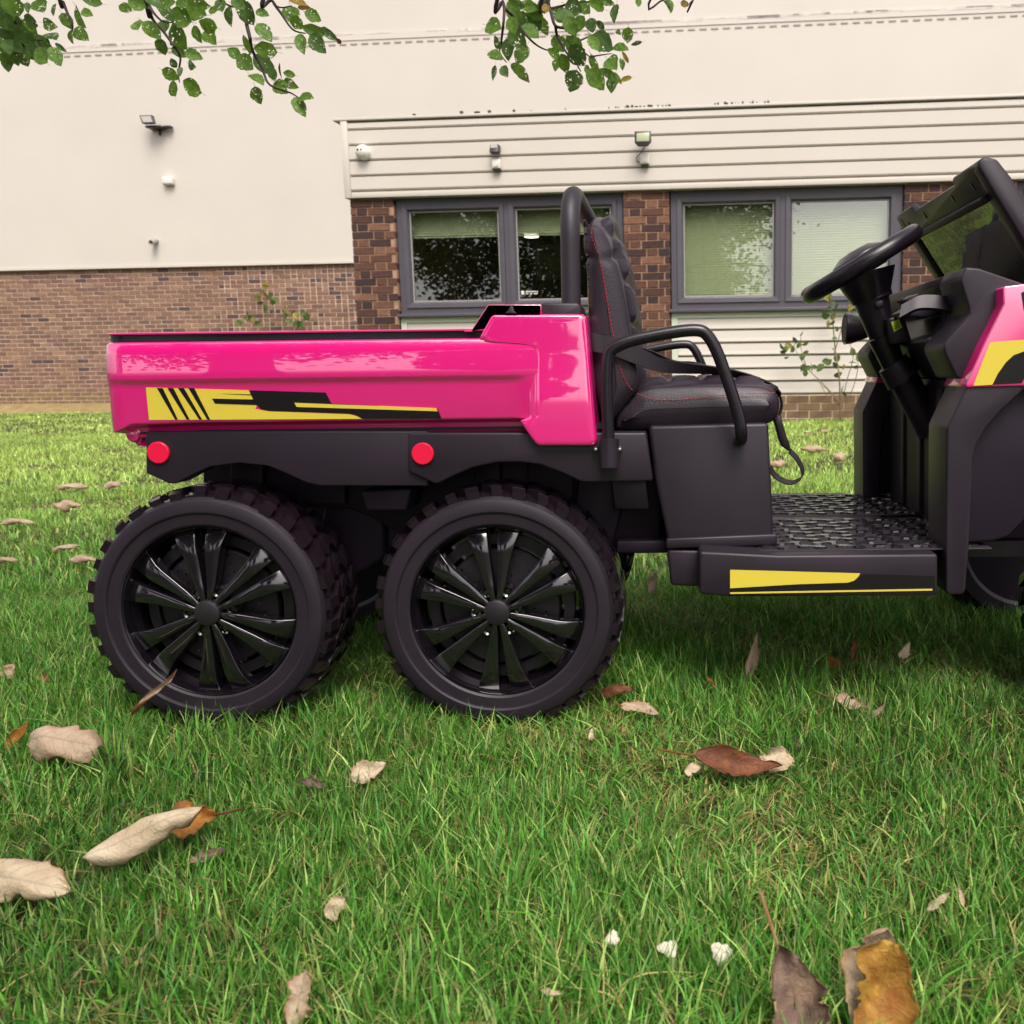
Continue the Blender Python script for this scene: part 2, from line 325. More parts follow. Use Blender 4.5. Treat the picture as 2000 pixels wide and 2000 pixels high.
# ------------------------------------------------------------------ grass blades
def grass_zone(n, y0, y1, hmin, hmax, wd, nseg, margin, straw=False):
    """random blades where the camera (and a step to either side) can see the lawn"""
    Y = np.sqrt(rng.uniform(y0 ** 2, y1 ** 2, n))
    xl = (-PX0 / FPX) * Y * 1.02 - margin; xr = ((2000 - PX0) / FPX) * Y * 1.02 + margin
    X = xl + (xr - xl) * rng.random(n)
    # tufts: pull part of the blades together
    k = n // 14; cx = X[:k]; cy = Y[:k]; idx = rng.integers(0, k, n); pull = rng.random(n) < .55
    sp = wd * 5
    X = np.where(pull, cx[idx] + rng.normal(0, sp, n), X); Y = np.where(pull, cy[idx] + rng.normal(0, sp, n), Y)
    patch = .5 + .5 * np.sin(X * 3.1 + 1.3 * np.sin(Y * 2.3)) * np.sin(Y * 2.7 + 1.1 * np.sin(X * 1.9))
    H = (hmin + (hmax - hmin) * rng.random(n) ** 1.4) * (.75 + .4 * patch)
    az = rng.random(n) * 2 * np.pi; bend = H * (.15 + .75 * rng.random(n) ** 1.3)
    patch = np.clip(patch * .7 + .3 * (.5 + .5 * np.sin(X * 11.3 + 2 * np.sin(Y * 9.1)) * np.sin(Y * 12.7 + 2 * np.sin(X * 7.7))), 0, 1)
    worn = np.clip(np.sin(X * 2.3 + 1.7 * np.sin(Y * 3.1 + 1)) * np.sin(Y * 3.7 + 1.9 * np.sin(X * 2.9)) - .35, 0, 1)
    dry = rng.random(n) < (.075 + .11 * (1 - patch) + .42 * worn); H = np.where(dry, H * .75, H) * (1 - .35 * np.minimum(1, worn * 2)); bend = np.where(dry, H * 1.3, bend)
    if straw: dry = np.ones(n, bool); bend = H * rng.uniform(1.5, 4.5, n)
    fa = az + np.pi / 2 + rng.normal(0, .5, n)
    Wd = wd * (.5 + 1.3 * rng.random(n) ** 2)
    Z0 = np.array([ground_z(a, b_) for a, b_ in zip(X, Y)]) - .003
    nv = 2 * nseg + 1; V = np.zeros((n, nv, 3), np.float32)
    for s in range(nseg + 1):
        t_ = s / nseg
        cxx = X + np.cos(az) * bend * t_ ** 2; cyy = Y + np.sin(az) * bend * t_ ** 2; czz = Z0 + ((.02 + H * np.sin(t_ * 2.6) * .6) if straw else H * (t_ - .22 * t_ ** 2 * bend / np.maximum(H, 1e-6)))
        if s < nseg:
            ww = Wd * (1 - .55 * t_)
            V[:, 2 * s, 0] = cxx - np.cos(fa) * ww; V[:, 2 * s, 1] = cyy - np.sin(fa) * ww; V[:, 2 * s, 2] = czz
            V[:, 2 * s + 1, 0] = cxx + np.cos(fa) * ww; V[:, 2 * s + 1, 1] = cyy + np.sin(fa) * ww; V[:, 2 * s + 1, 2] = czz
        else:
            V[:, 2 * nseg, 0] = cxx; V[:, 2 * nseg, 1] = cyy; V[:, 2 * nseg, 2] = czz
    tri = []
    for s in range(nseg - 1): tri += [(2 * s, 2 * s + 1, 2 * s + 3), (2 * s, 2 * s + 3, 2 * s + 2)]
    tri += [(2 * nseg - 2, 2 * nseg - 1, 2 * nseg)]
    tri = np.array(tri, np.int32); F_ = (np.arange(n, dtype=np.int32)[:, None, None] * nv + tri[None]).reshape(-1, 3)
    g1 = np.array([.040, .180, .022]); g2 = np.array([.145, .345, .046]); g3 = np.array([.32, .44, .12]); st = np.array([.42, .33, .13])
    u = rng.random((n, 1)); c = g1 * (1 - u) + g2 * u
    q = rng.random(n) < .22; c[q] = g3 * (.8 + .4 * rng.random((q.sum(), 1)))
    sun_tint = np.clip((Y - 2.5) / 3.5, 0, 1)[:, None]; c = c * (1 - sun_tint) + (c * .75 + np.array([.27, .30, .085])) * sun_tint  # distant blades turn lighter and yellower: sunlight on the far lawn painted into colour
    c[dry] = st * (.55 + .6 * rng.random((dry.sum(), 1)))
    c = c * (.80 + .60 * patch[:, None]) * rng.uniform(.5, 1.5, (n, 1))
    Cc = np.ones((n, nv, 4), np.float32); Cc[:, :, :3] = c[:, None, :]
    return V.reshape(-1, 3), F_, Cc.reshape(-1, 4)
def build_grass():
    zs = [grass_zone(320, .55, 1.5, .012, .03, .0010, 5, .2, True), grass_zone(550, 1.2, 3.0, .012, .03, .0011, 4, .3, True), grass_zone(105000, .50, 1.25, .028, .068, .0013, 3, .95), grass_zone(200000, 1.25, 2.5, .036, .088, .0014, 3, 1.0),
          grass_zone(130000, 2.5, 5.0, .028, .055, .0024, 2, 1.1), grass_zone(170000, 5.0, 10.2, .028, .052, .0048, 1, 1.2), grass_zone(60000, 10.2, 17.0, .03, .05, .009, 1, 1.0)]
    V = []; F_ = []; Cc = []; b_ = 0
    for v_, f_, c_ in zs: V.append(v_); F_.append(f_ + b_); Cc.append(c_); b_ += len(v_)
    V = np.concatenate(V); F_ = np.concatenate(F_); Cc = np.concatenate(Cc)
    me = bpy.data.meshes.new('grass'); me.vertices.add(len(V)); me.vertices.foreach_set('co', V.ravel())
    me.loops.add(F_.size); me.loops.foreach_set('vertex_index', F_.ravel())
    me.polygons.add(len(F_)); me.polygons.foreach_set('loop_start', np.arange(0, F_.size, 3, dtype=np.int32))
    me.update(calc_edges=True)
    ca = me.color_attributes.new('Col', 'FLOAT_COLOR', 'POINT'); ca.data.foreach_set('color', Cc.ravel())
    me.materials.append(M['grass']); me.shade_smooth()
    o = link('grass', me); tag(o, 'short green grass blades with some dry straw', 'grass', kind='stuff')
build_grass()

# ================================================================== BUILDING
ANG = math.radians(4.8)
BU = Vector((math.cos(ANG), -math.sin(ANG), 0)); BN = Vector((-math.sin(ANG), -math.cos(ANG), 0))   # along the wall, out of the wall
BO = at(690, 800, 9.45); BO.z = 0
FARW = -7.0
def bw(u, w_, z): return BO + BU * u + BN * w_ + Vector((0, 0, z))
def bu(px, py, w_=0.0):                   # pixel -> (along, height) on the wall plane that stands w_ in front
    d = ray(px, py); o_ = BO + BN * w_; t_ = (o_ - C0).dot(BN) / d.dot(BN); p = C0 + d * t_ - BO
    return p.dot(BU), p.z
bld = root('office_building', BO, 'low brick office building with cream metal cladding and charcoal framed windows', 'building')
def bbox(name, u0, u1, w0, w1, z0, z1, ma, parent=None, bevel=0, extra=None):
    v, f = box_geo((u0, w0, z0), (u1, w1, z1))
    return mk(name, [bw(*p) for p in v], f, ma, parent or bld, bevel, 2, smooth=bevel > 0)
def bboxes(name, L_, ma, parent=None, kind=None):
    g = []
    for (u0, u1, w0, w1, z0, z1) in L_:
        v, f = box_geo((u0, w0, z0), (u1, w1, z1)); g.append(([bw(*p) for p in v], f))
    v, f = merge(*g); o = mk(name, v, f, ma, parent or bld, 0, smooth=False)
    if kind: o['kind'] = kind
    return o
# key heights / stations on the bay front
_, z_ft = bu(690, 238); _, z_fb = bu(690, 389); _, z_sill = bu(1310, 604); _, z_pl = bu(1480, 772)
U = {k: bu(k, 500)[0] for k in (690, 773, 1219, 1308, 1764, 1981)}
u_end = U[1981] + 6.0
# ---- far wall: brick below, plain cladding above
ub0 = bu(-500, 700, FARW)[0]; ubr = U[690] + 1.0
zb_top = bu(300, 524, FARW)[1]
far_wall = bbox('brick_wall', ub0, ubr, FARW - .3, FARW - .008, -.2, zb_top, M['mortar_far'])
upper = bbox('upper_cladding', ub0, u_end, FARW - .3, FARW + .06, zb_top + .004, zb_top + 8.0, M['cladding'])
# seams of the tall cladding sheets and the flashing with its row of slots
uA, zA = bu(125, 113, FARW); zd = zA
bbox('flashing', ub0, u_end, FARW + .06, FARW + .072, zd + .06, zd + .17, M['cladding'])
bboxes('flashing_slot', [(ub0 + i * .19, ub0 + i * .19 + .115, FARW + .06, FARW + .068, zd - .012, zd + .012) for i in range(int((u_end - ub0) / .19))], M['slot'], kind='stuff')
st = []
for i in range(70):
    u_ = random.uniform(ub0 + 3, u_end - 4); l_ = random.uniform(.15, .7); st.append((u_, u_ + l_, FARW + .072, FARW + .0745, zd + .17 - random.uniform(.02, .05), zd + .172))
bboxes('weathered_edge', st, M['flash_grey'], kind='stuff')
bbox('cladding_foot_trim', ub0, ubr, FARW + .06, FARW + .075, zb_top + .006, zb_top + .05, M['cladding'])
# ---- bricks
def unit_brick(name, L_, D_, H_):
    v, f = box_geo((-L_ / 2, -D_ / 2, -H_ / 2), (L_ / 2, D_ / 2, H_ / 2))
    me = bpy.data.meshes.new(name); me.from_pydata(v, [], f); me.materials.append(BRF[0]); return me
BM = {.215: unit_brick('stretcher', .211, .10, .060), .1025: unit_brick('header', .0985, .10, .060)}
ROTB = Matrix(((BU.x, -BN.x, 0), (BU.y, -BN.y, 0), (0, 0, 1))).to_quaternion()
def put_brick(u_, w_, z_, L_, ma, parent):
    Lk = min(BM, key=lambda k: abs(k - L_)); o = link('brick', BM[Lk], parent, bw(u_, w_ - .05, z_))
    o.rotation_mode = 'QUATERNION'; o.rotation_quaternion = ROTB @ Vector((0, 0, 1)).rotation_difference(Vector((random.gauss(0, .012), random.gauss(0, .006), 1)))
    o.scale.x = L_ / Lk
    o.material_slots[0].link = 'OBJECT'; o.material_slots[0].material = ma; return o
def course(u0, u1, row, flemish):
    """(centre, length) of the bricks of one course"""
    out_ = []; g = .010
    pat = [.215, .1025] if flemish else [.215]
    u_ = u0 - (0.0 if row % 2 == 0 else (.164 if flemish else .1125)); i = 0
    while u_ < u1 - .03:
        L_ = pat[i % len(pat)]; a = max(u_, u0); c = min(u_ + L_, u1)
        if c - a > .035: out_.append(((a + c) / 2, c - a))
        u_ += L_ + g; i += 1
    return out_
cnt = 0; rest = []; rm = []
nrow = int(zb_top / .075)
for r in range(nrow):
    z_ = zb_top - .04 - r * .075
    for (c, L_) in course(ub0, ubr - .3, r, False):
        pr = proj(bw(c, FARW, z_)); right = pr[0] > 430
        if right and random.random() < .35:
            parts = [(c - L_ * .26, L_ * .46), (c + L_ * .26, L_ * .46)]
        else: parts = [(c, L_)]
        for (c2, L2) in parts:
            ma_i = random.choices(range(6), [5, 5, 4, 3, 2, 2.4 if right else .6])[0]
            if -5 < pr[0] < 705 and pr[1] < 668 and cnt < 300:
                put_brick(c2, FARW + random.uniform(-.003, .002), z_, L2, BRF[ma_i], far_wall); cnt += 1
            else: rest.append((c2 - L2 / 2 + .002, c2 + L2 / 2 - .002, FARW - .1, FARW + random.uniform(-.003, .002), z_ - .030, z_ + .030)); rm.append(ma_i)
g = []
for (a, c, w0, w1, z0, z1) in rest:
    v, f = box_geo((a, w0, z0), (c, w1, z1)); g.append(([bw(*p) for p in v], f))
rm = [(6 + random.randrange(3)) if (q[4] < .36 + random.uniform(-.05, .08)) else i for i, q in zip(rm, rest)]
v, f = merge(*g); o = mk('brickwork', v, f, BRF + BRP, far_wall, smooth=False, fmi=[i for i in rm for _ in range(6)]); o['kind'] = 'stuff'
M['earth'] = mat('dry_earth', (.34, .25, .11), .95, col2=(.20, .15, .06), vscale=6, bump=.5, bscale=40, bdist=.02)
n_ = 40; v = []; f = []
for i in range(n_ + 1):
    uu = ub0 + (ubr - ub0) * i / n_
    for w_, z_ in ((FARW - .01, .16), (FARW + .35, .13 + random.uniform(-.02, .02)), (FARW + .8 + random.uniform(-.15, .2), -.02)): v.append(bw(uu, w_, z_))
for i in range(n_):
    for k in range(2): f.append([i * 3 + k, i * 3 + 3 + k, i * 3 + 4 + k, i * 3 + 1 + k])
o = mk('soil_strip', v, f, M['earth']); tag(o, 'dry ochre soil strip along the foot of the brick wall', 'soil', kind='structure')
# ---- bay: piers
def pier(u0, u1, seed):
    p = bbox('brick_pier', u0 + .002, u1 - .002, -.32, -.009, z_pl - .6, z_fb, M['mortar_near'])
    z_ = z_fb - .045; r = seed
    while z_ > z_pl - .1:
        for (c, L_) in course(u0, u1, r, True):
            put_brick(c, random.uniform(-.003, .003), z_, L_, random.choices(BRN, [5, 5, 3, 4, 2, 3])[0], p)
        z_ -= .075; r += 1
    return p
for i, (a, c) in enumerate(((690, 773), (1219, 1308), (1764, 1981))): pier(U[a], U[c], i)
bbox('end_pier', u_end - 1.5, u_end, -.32, 0, -.2, z_fb, M['mortar_near'])
# side return of the bay, roof, floor, back of the office
bbox('side_wall', U[690] + .002, U[690] + .25, FARW + .08, -.322, -.2, z_ft - .122, M['mortar_near'])
M['felt'] = mat('dark_roof_felt', (.05, .047, .045), .9, var=.2)
bbox('bay_roof', U[690] - .02, u_end, FARW + .07, -.1, z_ft - .12, z_ft - .01, M['felt'])
# plinth
plinth = bbox('brick_plinth', U[773], u_end - 1.51, -.30, -.030, -.2, z_pl, M['mortar_far'])
for r in range(4):
    z_ = z_pl - .04 - r * .075
    for (c, L_) in course(U[1219], U[1981] + .3, r, False):
        if proj(bw(c, 0, z_))[0] > 1440 and proj(bw(c, 0, z_))[0] < 2050: put_brick(c, -.020 + random.uniform(-.003, .002), z_, L_, random.choice(BRP), plinth)
# ---- fascia boarding
fas_back = bbox('fascia_backing', U[690] + .01, u_end, -.30, .012, z_fb + .05, z_ft - .02, M['cladding_back'])
bbox('fascia_corner_trim', U[690] - .03, U[690] + .035, -.30, .052, z_fb + .001, z_ft - .004, M['cladding'], bevel=.004)
bbox('roof_edge_flashing', U[690] - .10, u_end, -.32, .056, z_ft, z_ft + .024, M['cladding'], bevel=.004)
bbox('fascia_foot_trim', U[690] + .037, u_end, -.30, .046, z_fb + .002, z_fb + .055, M['cladding'], bevel=.004)
zs = [bu(690, y)[1] for y in (242, 257, 287, 317, 347, 376)]
for i in range(5):
    zt, zb_ = zs[i] - .003, zs[i + 1] + .010
    # board with a rolled lower edge: profile in (w,z)
    pr_ = [(.014, zt), (.040, zt), (.042, zb_ + .012), (.034, zb_), (.014, zb_ + .002)]
    n_ = len(pr_); u0, u1 = U[690] + .037, u_end
    v = [bw(u0, a, c) for a, c in pr_] + [bw(u1, a, c) for a, c in pr_]
    f = [list(range(n_)), list(range(2 * n_ - 1, n_ - 1, -1))] + [[k, (k + 1) % n_, n_ + (k + 1) % n_, n_ + k] for k in range(n_)]
    mk('fascia_board', v, f, M['cladding'], bld, smooth=False)
ms_ = []
for a, b_ in ((1186, 1310), (1395, 1500), (690, 1180), (900, 1010)):
    for k in range(22 if a > 1000 else 4):
        x_ = random.uniform(a, b_); u_, z_ = bu(x_, 230, .05); s_ = random.uniform(.003, .011); ms_.append((u_, u_ + s_ * random.uniform(1, 3), .02, .05, z_ft + .03, z_ft + .035 + s_ * random.uniform(.4, 1.6)))
bboxes('moss_clump', ms_, M['moss'], kind='stuff')
# ---- windows with the boarding below them
def window(u0, u1, blinds, cover):
    z0, z1 = z_sill, z_fb - .002
    um = u0 + (u1 - u0) * .49
    fw = .058
    fr_ = bboxes('window', [(u0, u0 + fw, -.16, -.05, z0, z1), (u1 - fw, u1, -.16, -.05, z0, z1), (u0 + fw, u1 - fw, -.16, -.051, z1 - fw, z1), (u0 + fw, u1 - fw, -.16, -.051, z0, z0 + fw), (um - .025, um + .025, -.16, -.049, z0 + fw, z1 - fw)], M['frame'])
    bbox('sill', u0 - .02, u1 + .02, -.16, .03, z0 - .035, z0 - .002, M['frame'], fr_, bevel=.004)
    bbox('gap_seal', u1 - .004, u1 + .012, -.2, -.06, z0, z1, M['lamp_black'], fr_)
    for k, (a, c) in enumerate(((u0 + fw, um - .025), (um + .025, u1 - fw))):
        s_ = .062; zz0, zz1 = z0 + fw, z1 - fw
        # mitred sash bars with a sloping inner face
        def bar(p0, p1, q0, q1):      # outer edge p0-p1, inner edge q0-q1 in (u,z)
            A = [bw(p0[0], -.150, p0[1]), bw(p1[0], -.150, p1[1]), bw(q1[0], -.150, q1[1]), bw(q0[0], -.150, q0[1])]
            lerp = lambda a_, b2, t_: (a_[0] + (b2[0] - a_[0]) * t_, a_[1] + (b2[1] - a_[1]) * t_)
            m0, m1 = lerp(p0, q0, .7), lerp(p1, q1, .7)
            B = [bw(p0[0], -.036, p0[1]), bw(p1[0], -.036, p1[1]), bw(m1[0], -.040, m1[1]), bw(q1[0], -.075, q1[1]), bw(q0[0], -.075, q0[1]), bw(m0[0], -.040, m0[1])]
            v = A + B; f = [[0, 1, 2, 3], [4, 5, 6, 9], [9, 6, 7, 8], [0, 1, 5, 4], [3, 2, 7, 8], [0, 4, 9, 8, 3], [1, 5, 6, 7, 2]]
            mk('sash_bar', v, f, M['frame'], fr_, smooth=False)
        e = .002; O = [(a + e, zz0 + e), (c - e, zz0 + e), (c - e, zz1 - e), (a + e, zz1 - e)]; I = [(a + s_, zz0 + s_), (c - s_, zz0 + s_), (c - s_, zz1 - s_), (a + s_, zz1 - s_)]
        for j in range(4): bar(O[j], O[(j + 1) % 4], I[j], I[(j + 1) % 4])
        gs = .010; x0, x1, y0_, y1_ = I[0][0], I[1][0], I[0][1], I[2][1]
        bboxes('gasket', [(x0, x0 + gs, -.10, -.078, y0_, y1_), (x1 - gs, x1, -.10, -.078, y0_, y1_), (x0 + gs, x1 - gs, -.10, -.0785, y0_, y0_ + gs), (x0 + gs, x1 - gs, -.10, -.0785, y1_ - gs, y1_)], M['gasket'], fr_)
        bbox('pane', x0 + gs, x1 - gs, -.096, -.090, y0_ + gs, y1_ - gs, M['glass'], fr_)
        if cover[k] > 0:
            zt_ = zz1; L_ = []; zb_ = zt_ - (zt_ - zz0) * cover[k]; z_ = zt_
            while z_ > zb_:
                L_.append(z_); z_ -= .024
            g = []
            for z_ in L_:
                zz = z_; sl = [(-.194, zz - .012), (-.198, zz + .001), (-.206, zz + .013)]
                v = [bw(uu, w_, q) for w_, q in sl for uu in (a, c)]; g.append((v, [[0, 1, 3, 2], [2, 3, 5, 4]]))
            if cover[k] < .9:
                for zz in (zb_, zb_ - .02): v, f = box_geo((a, -.215, zz - .012), (c, -.185, zz)); g.append(([bw(*p) for p in v], f))
            for uu in (a + (c - a) * .26, a + (c - a) * .6):
                v, f = box_geo((uu, -.184, zb_), (uu + .004, -.182, zt_)); g.append(([bw(*p) for p in v], f))
            v, f = merge(*g); bl = mk('blind', v, f, M['blind'], fr_, smooth=False)
    return fr_
W1 = window(U[773] + .012, U[1219] - .012, True, (.27, .27))
W2 = window(U[1308] + .012, U[1764] - .012, True, (1, 1))
W3 = window(U[1981] + .012, U[1981] + 2.6, True, (1, 1))
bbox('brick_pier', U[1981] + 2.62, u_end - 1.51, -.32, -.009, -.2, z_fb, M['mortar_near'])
# room behind the first window
ra, rb = U[690] + .26, u_end - 1.6
bbox('room_back_wall', ra, rb, -4.2, -4.0, z_pl - .2, z_fb + .6, M['room_dark'])
bbox('room_floor', ra, rb, -3.99, -.33, -.1, .05, M['room_floor'])
bbox('room_ceiling', ra, rb, -3.99, -.33, z_fb + .22, z_fb + .3, M['room_dark'])
ul, zl = bu(1038, 463, -2.2)
v, f = lathe_geo([(.0, 0), (.085, 0), (.085, .03), (.0, .03)], 20); v = [bw(ul, -2.2, zl) + Vector((p.x, p.z, p.y)) for p in v]
mk('ceiling_lamp', v, f, M['lamp_on'], bld)
up, zp = bu(1085, 505, -3.9); bbox('notice_board', up - .3, up + .3, -3.99, -3.96, zp - .28, zp + .2, M['blind'])
# pale sticker with tiny lettering on the first window
us, zs_ = bu(1018, 575, -.088)
bboxes('window_sticker', [(us, us + .03, -.0895, -.0890, zs_, zs_ + .035)] + [(us + .045 + k * .014, us + .045 + k * .014 + random.uniform(.007, .012), -.0895, -.0890, zs_ + (.02 if j else 0), zs_ + (.032 if j else .012)) for k in range(9) for j in range(2) if random.random() < .85], M['white_plastic'], W1)
# boarding below the windows
def lower_boards(u0, u1):
    z1 = z_sill - .036; z0 = z_pl + .002
    p = bbox('boarding_panel', u0, u1, -.20, -.066, z0, z1, M['cladding_back'])
    bbox('boarding_head_trim', u0, u1, -.066, -.024, z1 - .05, z1 - .001, M['green_trim'], p)
    bbox('boarding_edge_trim', u0, u0 + .06, -.066, -.022, z0, z1 - .051, M['green_trim'], p)
    n_ = 6; hgt = (z1 - .05 - z0) / n_
    for i in range(n_):
        za, zb_ = z0 + i * hgt + .012, z0 + (i + 1) * hgt - .001
        pr_ = [(-.062, zb_), (-.040, zb_), (-.034, za + hgt * .35), (-.028, za + .01), (-.036, za), (-.062, za + .002)]; k_ = len(pr_)
        v = [bw(u0 + .062, a, c) for a, c in pr_] + [bw(u1 - .002, a, c) for a, c in pr_]
        f = [list(range(k_)), list(range(2 * k_ - 1, k_ - 1, -1))] + [[k, (k + 1) % k_, k_ + (k + 1) % k_, k_ + k] for k in range(k_)]
        mk('board', v, f, M['cladding'], p, smooth=False)
lower_boards(U[773] + .01, U[1219] - .01); lower_boards(U[1308] + .01, U[1764] - .01); lower_boards(U[1981] + .01, U[1981] + 2.6)

# ---- lamps, boxes and camera on the walls (things of their own)
def brot(pts, o_): return [o_ + BU * p[0] + BN * p[1] + Vector((0, 0, p[2])) for p in pts]
def floodlight(px, py, w_, wd, ht, label, flip=1, wall=0):
    u_, z_ = bu(px, py, w_); o_ = bw(u_, wall, z_); r_ = root('floodlight', o_, label, 'light')
    d = w_ - wall
    pr_ = [(-wd / 2, ht / 2), (wd / 2, ht / 2), (wd / 2 * 1.02, -ht * .25), (wd * .3, -ht / 2), (-wd * .3, -ht / 2), (-wd / 2 * 1.02, -ht * .25)]
    n_ = len(pr_); tl = .12
    v = brot([(a, d + .06 - c * tl, c) for a, c in pr_] + [(a * .8, d - .01 - c * tl, c * .8) for a, c in pr_], o_)
    f = [list(range(n_)), list(range(2 * n_ - 1, n_ - 1, -1))] + [[k, (k + 1) % n_, n_ + (k + 1) % n_, n_ + k] for k in range(n_)]
    mk('housing', v, f, M['lamp_black'], r_, .004)
    v, f = box_geo((-wd * .38, d + .0615, -ht * .18), (wd * .38, d + .066, ht * .38)); mk('lamp_glass', brot([(a, y - c * tl, c) for a, y, c in v], o_), f, M['lamp_glass'], r_, .002)
    v, f = box_geo((-.015, .0, -.015), (.015, d, .015)); mk('bracket', brot(v, o_), f, M['lamp_black'], r_)
    return r_, o_
fl, fo = floodlight(1257, 274, .14, .155, .14, 'black trapezoid floodlight wired to a white box on the boarded fascia', wall=.042)
tube('cable', catmull([fo + BN * .1 + Vector((0, 0, -.07)), fo + BN * .05 + BU * -.03 + Vector((0, 0, -.10)), fo + BN * .02 + BU * -.075 + Vector((0, 0, -.13)), fo + BN * .02 + BU * -.07 + Vector((0, 0, -.17)), fo + BN * .02 + BU * -.03 + Vector((0, 0, -.185))]), .004, M['lamp_black'], fl, 6)
def jbox(px, py, w_, s_, label, wall, name='junction_box'):
    u_, z_ = bu(px, py, w_); r_ = root(name, bw(u_, wall, z_), label, 'junction box')
    v, f = box_geo((u_ - s_ / 2, wall, z_ - s_ / 2), (u_ + s_ / 2, wall + .06, z_ + s_ / 2)); mk('housing', [bw(*p) for p in v], f, M['white_plastic'], r_, .008, 3)
    v, f = lathe_geo([(0, .012), (s_ * .33, .010), (s_ * .36, 0), (0, 0)], 20); mk('round_cover', [bw(u_ + p.x, wall + .058 + p.y, z_ + p.z) for p in v], f, M['white_plastic'], r_)
    v, f = box_geo((u_ - s_ * .42, wall + .004, z_ - s_ * .5 - .014), (u_ + s_ * .42, wall + .055, z_ - s_ * .5 - .002)); mk('dark_base', [bw(*p) for p in v], f, M['lamp_black'], r_)
jbox(1259, 311, .09, .085, 'white junction box below the trapezoid floodlight', .042)
jbox(969, 320, .09, .085, 'white junction box below the small dark wall sensor', .042)
u_, z_ = bu(967, 290, .1); r_ = root('wall_sensor', bw(u_, .042, z_), 'small dark cube sensor lamp above a white junction box on the fascia', 'sensor')
v, f = box_geo((u_ - .045, .055, z_ - .05), (u_ + .045, .14, z_ + .035)); mk('housing', [bw(a, b_ + (c - z_) * -.4, c) for a, b_, c in v], f, M['lamp_black'], r_, .012, 3)
v, f = box_geo((u_ - .034, .144, z_ - .005), (u_ + .03, .147, z_ + .03)); mk('lens', [bw(a, b_ + (c - z_) * -.4, c) for a, b_, c in v], f, M['gasket'], r_)
v, f = box_geo((u_ - .02, .04, z_ - .02), (u_ + .02, .06, z_ + .02)); mk('mount', [bw(*p) for p in v], f, M['lamp_black'], r_)
u_, z_ = bu(708, 297, .08); r_ = root('security_camera', bw(u_, .042, z_), 'white dome security camera with two dark lenses at the end of the fascia', 'camera')
dome = [(.0, .098), (.03, .093), (.055, .075), (.068, .045), (.072, .02), (.072, .0), (0, 0)]
v, f = lathe_geo(dome, 32); mk('dome', [bw(u_ + p.x, .042 + p.y, z_ + p.z) for p in v], f, M['white_plastic'], r_)
for dx in (-.018, .016):
    v, f = lathe_geo([(0, .106), (.010, .105), (.011, .09), (0, .09)], 14); mk('lens', [bw(u_ + dx + p.x - .006, .042 + p.y - .008, z_ + .012 + p.z) for p in v], f, M['lamp_black'], r_)
# on the far wall
u_, z_ = bu(290, 236, FARW + .3); r_ = root('floodlight', bw(u_, FARW + .06, z_), 'tilted black floodlight with a sensor arm on the plain cream cladding', 'light')
hz = [(-.17, .10), (.06, .10), (.13, -.055), (-.09, -.055)]
v = [bw(u_ + a, FARW + .33 - c * .4, z_ + c) for a, c in hz] + [bw(u_ + a * .9, FARW + .25 - c * .4, z_ + c) for a, c in hz]
mk('housing', v, [[0, 1, 2, 3], [7, 6, 5, 4]] + [[k, (k + 1) % 4, 4 + (k + 1) % 4, 4 + k] for k in range(4)], M['lamp_black'], r_, .01)
hz2 = [(-.135, .080), (.045, .080), (.098, -.032), (-.068, -.032)]; mk('lamp_glass', [bw(u_ + a, FARW + .336 - c * .4, z_ + c) for a, c in hz2] + [bw(u_ + a, FARW + .331 - c * .4, z_ + c) for a, c in hz2], [[0, 1, 2, 3], [7, 6, 5, 4]] + [[k, (k + 1) % 4, 4 + (k + 1) % 4, 4 + k] for k in range(4)], M['gasket'], r_)
for nm, lo, hi in (('base_plate', (-.10, .06, -.095), (.17, .26, -.06)), ('sensor_arm', (.171, .08, -.09), (.30, .18, -.05)), ('wall_stem', (.04, .06, -.19), (.06, .12, -.096))):
    v, f = box_geo(lo, hi); mk(nm, [bw(u_ + a, FARW + b_, z_ + c) for a, b_, c in v], f, M['lamp_black'], r_, .008)
u_, z_ = bu(332, 354, FARW + .06); r_ = root('wall_box', bw(u_, FARW + .06, z_), 'small white service box on the plain cladding below the tilted floodlight', 'wall box')
v, f = box_geo((u_ - .09, FARW + .06, z_ - .06), (u_ + .09, FARW + .16, z_ + .06)); mk('cover', [bw(*p) for p in v], f, M['white_plastic'], r_, .01)
v, f = box_geo((u_ - .08, FARW + .06, z_ - .075), (u_ + .08, FARW + .14, z_ - .062)); mk('base', [bw(*p) for p in v], f, M['flash_grey'], r_)
u_, z_ = bu(305, 470, FARW + .06); v, f = lathe_geo([(.025, 0), (.05, 0), (.05, .16), (.038, .16), (.025, .02)], 16)
r_ = mk('vent_pipe', [bw(u_ + p.x, FARW + .06 + p.y, z_ + p.z - p.y * .35) for p in v], f, M['gasket']); tag(r_, 'short grey pipe stub in the cream cladding above the brickwork', 'pipe')

# ================================================================== RIDE-ON TRUCK
RT = .205
y0 = RT / (at(404, 1198, 1.0) - at(157, 1198, 1.0)).length       # plane of the near wheel faces
WID = .74; yc = y0 + WID / 2
def my(Y): return 2 * yc - Y
wc = [at(404, 1198, y0), at(970, 1197, y0), at(2290, 1197, y0)]
truck = root('ride_on_truck', (at(1100, 1000, yc).x, yc, 0), 'pink and black six-wheeled ride-on toy dump truck with padded seat', 'toy truck')
P_ = M['plastic']

